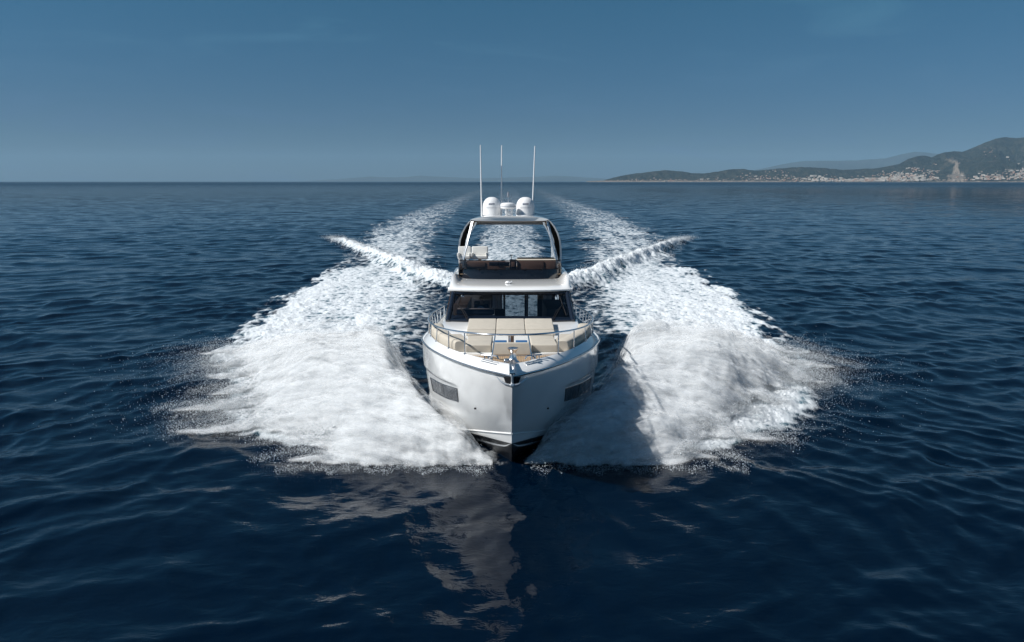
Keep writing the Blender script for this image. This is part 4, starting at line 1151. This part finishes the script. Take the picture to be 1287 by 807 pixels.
HAIR = pbr('dark_hair', (0.03, 0.022, 0.018), 0.7, noise=0.3, nscale=60)
man = empty('person', (0, 0, 0)); man.matrix_world = Matrix.Identity(4)
tag(man, 'person in a dark navy shirt seated at the helm behind the windscreen', 'person')
YM = Matrix.Translation((0.005, 14.8, 0)) @ Matrix.Rotation(R(0.40), 4, 'Z') @ Matrix.Rotation(R(-4.0), 4, 'X')
man.matrix_world = YM @ Matrix.Translation((-1.08, 10.32, 3.17))
# local frame: x to port, y aft, z up from the seat
hx = .0
P = [(0, .08, .09), (0, .08, .26), (0, .07, .42), (0, .06, .50), (0, .03, .565), (0, .0, .66), (0, -.01, .745),
     (-.10, .05, .08), (-.12, -.38, .10), (-.13, -.42, -.30), (-.13, -.52, -.36),
     (.10, .05, .08), (.12, -.38, .10), (.13, -.42, -.30), (.13, -.52, -.36),
     (-.19, .07, .46), (-.24, -.05, .24), (-.19, -.30, .28), (-.16, -.50, .34),
     (.19, .07, .46), (.24, -.05, .24), (.19, -.30, .28), (.16, -.50, .34)]
Ed = [(0, 1), (1, 2), (2, 3), (3, 4), (4, 5), (5, 6), (0, 7), (7, 8), (8, 9), (9, 10), (0, 11), (11, 12), (12, 13), (13, 14), (2, 15), (15, 16), (16, 17), (17, 18), (2, 19), (19, 20), (20, 21), (21, 22)]
Rd = [(.16, .12), (.15, .11), (.17, .11), (.075, .07), (.055, .06), (.075, .095), (.065, .085), .095, .075, .052, .04, .095, .075, .052, .04, .07, .05, .04, .027, .07, .05, .04, .027]
skin_mesh('body', P, Ed, Rd, SKIN, man)
# polo shirt just outside the trunk and upper arms
P2 = [(0, .08, .07), (0, .08, .26), (0, .07, .42), (0, .06, .485), (-.19, .07, .465), (-.235, -.02, .30), (.19, .07, .465), (.235, -.02, .30)]
skin_mesh('shirt', P2, [(0, 1), (1, 2), (2, 3), (2, 4), (4, 5), (2, 6), (6, 7)], [(.175, .135), (.165, .125), (.185, .125), (.09, .085), .085, .066, .085, .066], SHIRT, man)
P3 = [(0, .08, .08), (-.10, .04, .08), (-.12, -.38, .10), (-.13, -.42, -.26), (.10, .04, .08), (.12, -.38, .10), (.13, -.42, -.26)]
skin_mesh('trousers', P3, [(0, 1), (1, 2), (2, 3), (0, 4), (4, 5), (5, 6)], [(.175, .135), .105, .085, .065, .105, .085, .065], TROU, man)
# hair cap, face
MBh = MB(); rows = []
for j in range(9):
    ph = j / 8 * math.pi * .52
    rows.append([(.083 * math.sin(ph) * math.cos(a), .012 + .102 * math.sin(ph) * math.sin(a) + .012, .715 + .098 * math.cos(ph) + (-.035 * math.sin(ph) if math.sin(a) > 0 else .03 * math.sin(ph))) for a in np.linspace(0, 2 * math.pi, 24)[:-1]])
MBh.grid(rows, closed_v=True).build('hair', HAIR, man)
for sgn in (-1, 1):
    MB().lathe((sgn * .028, -.092, .70), [(0, -.008), (.009, -.006), (.012, 0), (.009, .006), (0, .008)], 10, axis='y').build('eye', BLACKM, man)
    MB().lathe((sgn * .078, .005, .69), [(0, -.012), (.02, -.010), (.028, 0), (.018, .008), (0, .01)], 10, axis='x').build('ear', SKIN, man)
    # hands closed round the wheel
    hb = (sgn * .16, -.50, .34)
    pts = [hb, (sgn * .155, -.555, .35), (sgn * .15, -.585, .355)]; eds = [(0, 1), (1, 2)]; rad = [.026, (.036, .020), (.034, .018)]
    skin_mesh('hand', pts, eds, rad, SKIN, man, 2)
    for k in range(4):
        z0 = .355 + (k - 1.5) * .020; L = (.030, .034, .032, .025)[k]
        MB().tube([(sgn * .15, -.585, z0), (sgn * .148, -.585 - L, z0 + .004), (sgn * .135, -.59 - L, z0 + .002), (sgn * .118, -.585 - L * .6, z0), (sgn * .115, -.570, z0)], [.0095, .0092, .009, .0085, .006], 8).build('finger', SKIN, man)
    MB().tube([(sgn * .145, -.55, .375), (sgn * .125, -.565, .40), (sgn * .112, -.58, .395), (sgn * .11, -.595, .38)], [.012, .011, .0095, .007], 8).build('thumb', SKIN, man)
MB().add([(-.014, -.096, .668), (.014, -.096, .668), (0, -.092, .708), (0, -.128, .668), (0, -.10, .655)], [(0, 3, 2), (3, 1, 2), (0, 4, 3), (4, 1, 3), (0, 2, 1)]).build('nose', SKIN, man)
MB().box((0, -.092, .640), (.046, .012, .010), .004).build('mouth', pbr('lip', (.33, .15, .12), .6), man)
# ------------------------------------------------------------------ bow spray: a heaped sheet of white water with a cloud of droplets
SY = [17.0, 17.5, 18.2, 19.0, 20.0, 21.5, 23, 25, 27, 29, 32, 36, 44]
def s_inner(y): return np.interp(y, [17.0, 17.6, 18.2, 18.9, 19.4, 21.3, 24.5, 28, 32, 36], [.12, .38, .82, 1.36, 1.76, 2.76, 3.55, 4.3, 4.9, 5.5])
def s_outer(y, side):
    a = np.interp(y, [16.9, 17.3, 18.2, 18.8, 19.4, 20.2, 21.5, 23, 25, 28, 31, 36, 44], [4.9, 5.9, 6.0, 6.6, 8.6, 9.2, 9.3, 9.9, 11.0, 12.9, 14.0, 14.6, 15.2])
    b = np.interp(y, [16.9, 17.3, 18.2, 18.8, 19.4, 20.4, 21.5, 23, 25, 28, 31, 36, 44], [4.7, 5.6, 5.9, 6.1, 7.2, 7.8, 8.6, 9.8, 11.8, 13.0, 13.9, 14.6, 15.2])
    return np.where(side < 0, a, b)
def spray_h(x, y):
    xc = x - centre(y); side = np.where(xc < 0, -1.0, 1.0); u = np.abs(xc)
    ui = s_inner(y); uo = s_outer(y, side); ui = ui + .9 * fbm(x * .3 + 5, y * .45, 4, 139, .6) * sstep(21, 25, y)
    jag = fbm(u * 0.55 + 31 * side, y * 1.9, 4, 131, 0.6)
    jag2 = fbm(u * 1.2 + 11 * side, y * 0.9, 4, 132, 0.6)
    jg = (1.9 * jag * sstep(18, 21, y) + .45 * jag2)
    rel0 = (u - ui) / np.maximum(uo - ui, .3)
    rimj = jg
    rel = np.clip((u - ui) / np.maximum(uo - ui, .3), -1, 2)
    A = np.where(side < 0, np.interp(y, SY, [0, .45, .85, 1.05, 1.2, 1.35, 1.42, 1.25, .95, .7, .42, .25, .1]),
                           np.interp(y, SY, [0, .48, .90, 1.15, 1.35, 1.55, 1.70, 1.50, 1.05, .65, .38, .25, .1]))
    up = np.where(side < 0, .22, .24)
    fl = .30 * (1 - sstep(21.5, 24, y))
    rise = sstep(-.05, np.interp(y, [17, 18, 20, 24], [.6, .9, 1.15, 1.4]), u - ui)
    fall = 1 - sstep(up, 1.03, rel) ** .9
    # the second lobe further out
    lobe = .42 * np.exp(-((rel - .62) / .22) ** 2) * sstep(19.5, 23, y) * (1 - sstep(28, 33, y))
    prof = np.minimum(rise, 1) * (fall + lobe * fall ** .3)
    front = sstep(0, 1.15, y - (17.0 + .40 * fbm(u * 1.3 + 7 * side, y * 1.1, 5, 140, .60) + .10 * np.clip(u - 4, 0, 2))) ** .7
    h = A * prof * front
    fa_ = y - .22 * u; n1 = fbm(u * .28 + 9 * side, fa_ * .75, 3, 141); n2 = fbm(u * .75 + 9 * side, fa_ * 2.6, 4, 142, .6); n3 = 1 - 2.3 * np.abs(fbm(x * 3.6, y * 3.0, 4, 143, .62))
    env = sstep(0, .35, h)
    h = h * (1 + .30 * n1) + env * (.075 * n2 + .030 * n3 * (0.3 + sstep(23, 30, y)))
    return h, rel, front, side, u, ui, uo

# arms of spray flung outwards past the rim: (u0, y0, u1, y1, half width, height)
ARMS = {-1: [(6.6, 20.1, 10.6, 19.6, .30, .30), (7.6, 22.1, 11.8, 21.5, .24, .34), (8.2, 25.5, 12.6, 25.1, .28, .3), (8.0, 23.7, 11.2, 23.4, .30, .35), (9.0, 27.2, 13.2, 27.3, .34, .28), (4.6, 17.7, 6.2, 17.6, .22, .2), (5.0, 18.7, 6.9, 18.9, .22, .25), (10.4, 29.3, 14.3, 29.4, .3, .2)],
        1: [(9.0, 27.6, 14.2, 27.0, .34, .32), (9.3, 25.3, 12.5, 24.9, .38, .36), (7.3, 22.6, 9.9, 22.2, .34, .36), (5.0, 19.6, 8.3, 19.0, .34, .34), (4.4, 17.9, 6.1, 17.6, .26, .26), (8.0, 23.9, 10.6, 23.6, .30, .3), (10.3, 29.3, 14.2, 29.6, .3, .2)]}
def arms(u, y, side):
    c = np.zeros_like(u); hh = np.zeros_like(u)
    for (u0, y0, u1, y1, w, z0) in ARMS[side]:
        dx, dy = u1 - u0, y1 - y0; L2 = dx * dx + dy * dy
        t = ((u - u0) * dx + (y - y0) * dy) / L2; tc = np.clip(t, 0, 1)
        yy = y + .22 * fbm(u * .9, y * .3, 3, int(u0 * 10)) 
        d = np.hypot(u - (u0 + dx * tc), yy - (y0 + dy * tc))
        m_ = np.exp(-(d / (w * (1.15 - .55 * tc))) ** 2) * (1 - sstep(.35, 1.06, t)) ** .7 * sstep(-.25, .1, t)
        c = np.maximum(c, m_); hh = np.maximum(hh, z0 * m_ * (1 - .5 * tc))
    return c, hh

def spray_material():
    m = bpy.data.materials.new('spray_white'); m.use_nodes = True
    n, l = m.node_tree.nodes, m.node_tree.links
    b = n['Principled BSDF']; out = n['Material Output']
    b.inputs['Base Color'].default_value = (0.80, 0.83, 0.855, 1); b.inputs['Roughness'].default_value = 0.9; b.inputs['Specular IOR Level'].default_value = 0.15
    g = n.new('ShaderNodeNewGeometry')
    fw = n.new('ShaderNodeAttribute'); fw.attribute_name = 'flow'
    nt = n.new('ShaderNodeTexNoise'); nt.inputs['Scale'].default_value = 6; nt.inputs['Detail'].default_value = 6; nt.inputs['Roughness'].default_value = .68
    l.new(fw.outputs['Vector'], nt.inputs['Vector'])
    bp = n.new('ShaderNodeBump'); bp.inputs['Strength'].default_value = .30; bp.inputs['Distance'].default_value = .05
    l.new(nt.outputs['Fac'], bp.inputs['Height']); # light scattered inside the airy sheet evens out its shading
    vm = n.new('ShaderNodeVectorMath'); vm.operation = 'MULTIPLY_ADD'; vm.inputs[1].default_value = (.33, .33, .33); vm.inputs[2].default_value = (0, 0, .67); l.new(bp.outputs[0], vm.inputs[0])
    vn = n.new('ShaderNodeVectorMath'); vn.operation = 'NORMALIZE'; l.new(vm.outputs[0], vn.inputs[0]); l.new(vn.outputs[0], b.inputs['Normal'])
    mo = n.new('ShaderNodeTexNoise'); mo.inputs['Scale'].default_value = 14; mo.inputs['Detail'].default_value = 6; mo.inputs['Roughness'].default_value = .8; l.new(fw.outputs['Vector'], mo.inputs['Vector'])
    mc = n.new('ShaderNodeValToRGB'); mc.color_ramp.elements[0].position = .36; mc.color_ramp.elements[0].color = (.80, .83, .86, 1); mc.color_ramp.elements[1].position = .60; mc.color_ramp.elements[1].color = (.90, .91, .92, 1)
    l.new(mo.outputs['Fac'], mc.inputs[0]); l.new(mc.outputs[0], b.inputs['Base Color'])
    tl = n.new('ShaderNodeBsdfTranslucent'); tl.inputs['Color'].default_value = (.80, .85, .88, 1)
    mx = n.new('ShaderNodeMixShader'); mx.inputs[0].default_value = .36
    l.new(b.outputs[0], mx.inputs[1]); l.new(tl.outputs[0], mx.inputs[2])
    # ragged, lacy rim: the sheet breaks up where it thins
    at = n.new('ShaderNodeAttribute'); at.attribute_name = 'cover'
    nf = n.new('ShaderNodeTexNoise'); nf.inputs['Scale'].default_value = 11; nf.inputs['Detail'].default_value = 8; nf.inputs['Roughness'].default_value = .85
    l.new(fw.outputs['Vector'], nf.inputs['Vector'])
    ad = n.new('ShaderNodeMath'); ad.operation = 'ADD'; l.new(at.outputs['Fac'], ad.inputs[0]); l.new(nf.outputs['Fac'], ad.inputs[1])
    mr0 = n.new('ShaderNodeMapRange'); mr0.inputs[1].default_value = .86; mr0.inputs[2].default_value = 1.06; l.new(ad.outputs[0], mr0.inputs[0])
    # the veils above are mist: their cover fades smoothly
    nv = n.new('ShaderNodeTexNoise'); nv.inputs['Scale'].default_value = 3.5; nv.inputs['Detail'].default_value = 7; nv.inputs['Roughness'].default_value = .68; l.new(fw.outputs['Vector'], nv.inputs['Vector'])
    av = n.new('ShaderNodeMath'); av.operation = 'ADD'; l.new(at.outputs['Fac'], av.inputs[0]); l.new(nv.outputs['Fac'], av.inputs[1])
    mr1 = n.new('ShaderNodeMapRange'); mr1.interpolation_type = 'SMOOTHSTEP'; mr1.inputs[1].default_value = .58; mr1.inputs[2].default_value = 1.22; l.new(av.outputs[0], mr1.inputs[0])
    vl = n.new('ShaderNodeAttribute'); vl.attribute_name = 'veil'
    mr = n.new('ShaderNodeMix'); mr.data_type = 'FLOAT'; l.new(vl.outputs['Fac'], mr.inputs[0]); l.new(mr0.outputs[0], mr.inputs[2]); l.new(mr1.outputs[0], mr.inputs[3])
    tr = n.new('ShaderNodeBsdfTransparent')
    m2 = n.new('ShaderNodeMixShader'); l.new(mr.outputs[0], m2.inputs[0]); l.new(tr.outputs[0], m2.inputs[1]); l.new(mx.outputs[0], m2.inputs[2])
    l.new(m2.outputs[0], out.inputs['Surface'])
    return m
SPM = spray_material()

def build_spray_sheet(side, name_label):
    du = .045
    us_ = np.arange(0.2, 15.6, du); ys = np.arange(16.5, 37, .055)
    U, Yg = np.meshgrid(us_, ys, indexing='ij')
    X = side * U.ravel() + centre(Yg.ravel()); Y = Yg.ravel()
    h, rel, front, sd_, u, ui, uo = spray_h(X, Y)
    fo, wh = wake(X, Y)
    ac, ah = arms(u, Y, side)
    # feathered rim running outwards in streaks
    rim = .11 * fbm(u * .35 + 31 * side, Y * 2.1, 4, 131, 0.65) * sstep(18.3, 20, Y) + .05 * fbm(u * 1.1, Y * 1.3, 3, 132)
    rr = rel + rim
    cov0 = np.minimum.reduce([sstep(-.01, .05, rel), sstep(1.0, .66, rr), sstep(0, .45, front), 1 - sstep(25.5, 33.5, Y + 4.5 * fbm(X * .55, Y * .6, 4, 133, .6))])
    cov0 = np.where(h > .02, cov0, cov0 * .3)
    nu, ny = len(us_), len(ys)
    i = np.arange(nu - 1)[:, None] * ny; j = np.arange(ny - 1)[None, :]
    F0 = np.stack([i + j, i + ny + j, i + ny + j + 1, i + j + 1], -1).reshape(-1, 4)
    VV, FF, CC, KK, FL, off = [], [], [], [], [], 0
    # the body of the sheet and thinner and thinner veils of spray lifting off it
    for lift, cmul, amul in ((0, 1.0, .95), (.05, .60, .62), (.11, .52, .50), (.18, .45, .40), (.27, .37, .30), (.38, .29, .20), (.55, .22, .12)):
        grow = 1 + lift * 1.2
        puff = np.clip(.75 + 1.5 * fbm(u * .35 + lift * 9, (Y - .22 * u) * 1.1, 4, 151), 0.1, 1.8)
        cover = np.maximum(cov0 * cmul * (1 if lift == 0 else (.55 + .45 * puff) * (1 - .5 * sstep(27, 33, Y))), np.clip(ac * 1.15, 0, 1) * amul)
        lifth = lift * puff * (.35 + .65 * sstep(0, .5, h)) * (1 - .5 * sstep(26, 32, Y))
        z = np.maximum(wh, 0) * .8 + np.maximum(h * (1 + .12 * lift), ah * .8) + lifth - .03
        keep = (cover[F0].max(1) > .06)
        F = F0[keep]; used = np.unique(F); rem = -np.ones(len(X), dtype=np.int64); rem[used] = np.arange(len(used))
        V = np.stack([X, Y, z], 1)[used]
        V[:, 1] -= (.35 + .5 * lift) * np.clip(h[used], 0, 1.2) * sstep(20, 17.5, V[:, 1]) + lift * .5 * sstep(19, 17.4, V[:, 1])
        V[:, 0] += side * lift * .6 * sstep(.4, 1, rel[used])
        VV.append(V); FF.append(rem[F] + off); CC.append(cover[used] * np.where(lift > 0, sstep(.05, .2, cover[used]), 1)); KK.append(np.full(len(used), 1.0 if lift > 0 else 0.0)); off += len(used); FL.append(np.stack([u[used] * .30, Y[used] - .22 * u[used], z[used] * .7 + 10 * side], 1))
    me = fast_mesh('bow_spray', np.concatenate(VV), np.concatenate(FF), 4)
    at = me.attributes.new('cover', 'FLOAT', 'POINT'); at.data.foreach_set('value', np.concatenate(CC).astype(np.float32))
    fl = np.concatenate(FL)
    at = me.attributes.new('flow', 'FLOAT_VECTOR', 'POINT'); at.data.foreach_set('vector', fl.astype(np.float32).ravel())
    at = me.attributes.new('veil', 'FLOAT', 'POINT'); at.data.foreach_set('value', np.concatenate(KK).astype(np.float32))
    o = link_mesh('bow_spray', me, SPM, smooth=True); tag(o, name_label, 'spray', kind='stuff')

def droplets(P, S, name, label):
    """irregular little tetrahedra, one mesh"""
    n = len(P); rs = np.random.RandomState(5)
    base = np.array([[1, 0, -.5], [-.6, .8, -.5], [-.6, -.8, -.5], [0, 0, 1.0]])
    a = rs.rand(n) * 6.283; ca, sa = np.cos(a)[:, None], np.sin(a)[:, None]
    B = base[None] * S[:, None, None] + rs.normal(0, .25, (n, 4, 3)) * S[:, None, None]
    x = B[:, :, 0] * ca - B[:, :, 1] * sa; y = B[:, :, 0] * sa + B[:, :, 1] * ca
    V = np.stack([x, y, B[:, :, 2]], -1) + P[:, None, :]
    f = np.array([[0, 2, 1], [0, 1, 3], [1, 2, 3], [2, 0, 3]])
    F = (np.arange(n)[:, None, None] * 4 + f[None]).reshape(-1, 3)
    me = fast_mesh(name, V.reshape(-1, 3), F, 3)
    m = bpy.data.materials.new('droplet_white'); m.use_nodes = True
    nn, l = m.node_tree.nodes, m.node_tree.links
    b = nn.new('ShaderNodeBsdfDiffuse'); b.inputs['Color'].default_value = (.86, .92, .97, 1)
    nn.remove(nn['Principled BSDF'])
    cn = nn.new('ShaderNodeCombineXYZ'); cn.inputs[2].default_value = 1.0; l.new(cn.outputs[0], b.inputs['Normal'])
    tl = nn.new('ShaderNodeBsdfTranslucent'); tl.inputs['Color'].default_value = (.9, .92, .94, 1)
    mx = nn.new('ShaderNodeMixShader'); mx.inputs[0].default_value = .30
    l.new(b.outputs[0], mx.inputs[1]); l.new(tl.outputs[0], mx.inputs[2]); l.new(mx.outputs[0], nn['Material Output'].inputs['Surface'])
    o = link_mesh(name, me, m); tag(o, label, 'spray', kind='stuff')

def build_droplets(side, label, seed):
    rs = np.random.RandomState(seed)
    PP, SS = [], []
    # mist hugging the top of the sheet
    n = 60000
    y = 16.6 + 17 * rs.rand(n) ** 1.15; u = rs.uniform(.3, 16.5, n)
    x = side * u + centre(y)
    h, rel, front, s_, u_, ui, uo = spray_h(x, y)
    w = sstep(-.04, .10, rel) * (1 - sstep(.95, 1.12, rel)) * sstep(0, .35, front) * (1 - sstep(28, 33, y))
    clump = .35 + .9 * np.clip(.5 + 1.3 * fbm(x * .7, y * .9, 4, 150), 0, 1.3)
    k = rs.rand(n) < w * clump
    x, y, h, rel = x[k], y[k], h[k], rel[k]
    m = len(x)
    zz = np.maximum(h, 0) + rs.exponential(.075, m) * (1 + 1.2 * sstep(.5, 1, rel)) - .02
    PP.append(np.stack([x + rs.normal(0, .05, m), y - .35 * np.clip(h, 0, 1.2) * sstep(20, 17.5, y) + rs.normal(0, .05, m), zz], 1)); SS.append(rs.lognormal(-4.8, .42, m))
    # streaming fingers thrown outwards past the rim
    def finger(u0, y0, u1, y1, n, wd, z0, arch):
        t = rs.rand(n) ** 1.25
        spread = wd * (.35 + .9 * t * (1 - t * .55)) 
        gx = u0 + (u1 - u0) * t + rs.normal(0, .12, n); off = rs.normal(0, 1, n) * spread
        L = math.hypot(u1 - u0, y1 - y0); px_, py_ = -(y1 - y0) / L, (u1 - u0) / L
        uu = gx + px_ * off; yy = y0 + (y1 - y0) * t + py_ * off + .15 * np.sin(t * 7 + u0)
        z = z0 * (1 - t) + arch * 4 * t * (1 - t) + np.abs(rs.normal(0, .10 + .05 * (1 - t), n)) + .02
        PP.append(np.stack([side * uu + centre(yy), yy, z], 1)); SS.append(rs.lognormal(-4.8, .42, n) * (1.15 - .35 * t))
    if side < 0:
        big = [(6.3, 19.9, 10.4, 19.5, 22000, .24, .35, .12), (7.6, 22.0, 11.8, 21.4, 20000, .16, .35, .15), (8.3, 25.4, 12.9, 25.0, 14000, .20, .3, .15), (8.0, 20.8, 10.8, 20.6, 12000, .30, .4, .2),
               (8.0, 23.4, 11.6, 23.2, 9000, .35, .4, .15), (9.0, 27.0, 13.3, 27.2, 9000, .30, .3, .1), (5.0, 17.5, 7.0, 17.6, 9000, .12, .2, .06), (5.0, 18.6, 7.2, 18.9, 9000, .2, .3, .08)]
    else:
        big = [(9.0, 27.4, 14.4, 26.9, 20000, .20, .35, .25), (9.5, 25.2, 12.5, 24.8, 16000, .30, .4, .15), (7.5, 22.3, 9.8, 22.0, 14000, .26, .4, .1), (5.3, 19.3, 8.4, 18.9, 20000, .26, .35, .12),
               (4.6, 17.7, 6.4, 17.55, 14000, .15, .25, .06), (8.0, 23.6, 10.8, 23.2, 9000, .3, .3, .1), (6.5, 20.6, 8.6, 20.6, 8000, .35, .4, .1)]
    for b in big: finger(*(b[:4] + (b[4] // 6, b[5] * 1.6) + b[6:]))
    for q in range(60):
        y0 = rs.uniform(19.2, 30); uo = float(s_outer(np.array(y0), np.array(float(side)))); u0 = uo - rs.uniform(.6, 2.2); L = rs.uniform(.8, 2.6)
        finger(u0, y0, u0 + L, y0 + rs.normal(-.1, .25), int(rs.uniform(120, 420)), rs.uniform(.05, .20), rs.uniform(.1, .4), rs.uniform(.02, .15))
    # low fringe flicked forward along the leading edge
    n = 3500
    u = rs.uniform(.5, 6.2, n); yb = 17.0 - .12 + rs.normal(0, .10, n) + .12 * np.sin(u * 5) + .08 * np.sin(u * 13)
    PP.append(np.stack([side * u, yb, rs.exponential(.09, n) + .01], 1)); SS.append(rs.lognormal(-4.9, .4, n))
    # scattered single drops
    n = 14000
    y = rs.uniform(18.5, 29, n); uo = s_outer(y, np.full(n, float(side))); u = uo + rs.exponential(.8, n) - .4
    PP.append(np.stack([side * u, y, rs.exponential(.16, n) + .02], 1)); SS.append(rs.lognormal(-5.0, .4, n))
    droplets(np.concatenate(PP), np.concatenate(SS), 'spray_droplets', label)

def build_crest_drops(side, label, seed):
    """broken tops of the diagonal stern crest"""
    rs = np.random.RandomState(seed); n = 6000
    y = 46 + 47.5 * rs.rand(n) ** .8; d = rs.normal(0, .55, n)
    u = 4.4 + (y - 48) * .445 + d
    x = side * u + centre(y); f, h = wake(x, y)
    z = h + rs.exponential(.12, n) * sstep(44, 52, y)
    droplets(np.stack([x, y, z], 1), rs.uniform(.012, .03, n), 'crest_droplets', label)

for sd_ in (-1, 1):
    nm = 'left' if sd_ < 0 else 'right'
    build_spray_sheet(sd_, 'white bow spray sheet heaped up on the %s of the yacht in the photo' % nm)
    build_droplets(sd_, 'cloud of fine spray droplets flung outward on the %s of the yacht' % nm, 60 + sd_)
    build_crest_drops(sd_, 'broken droplets along the diagonal stern crest on the %s' % nm, 80 + sd_)
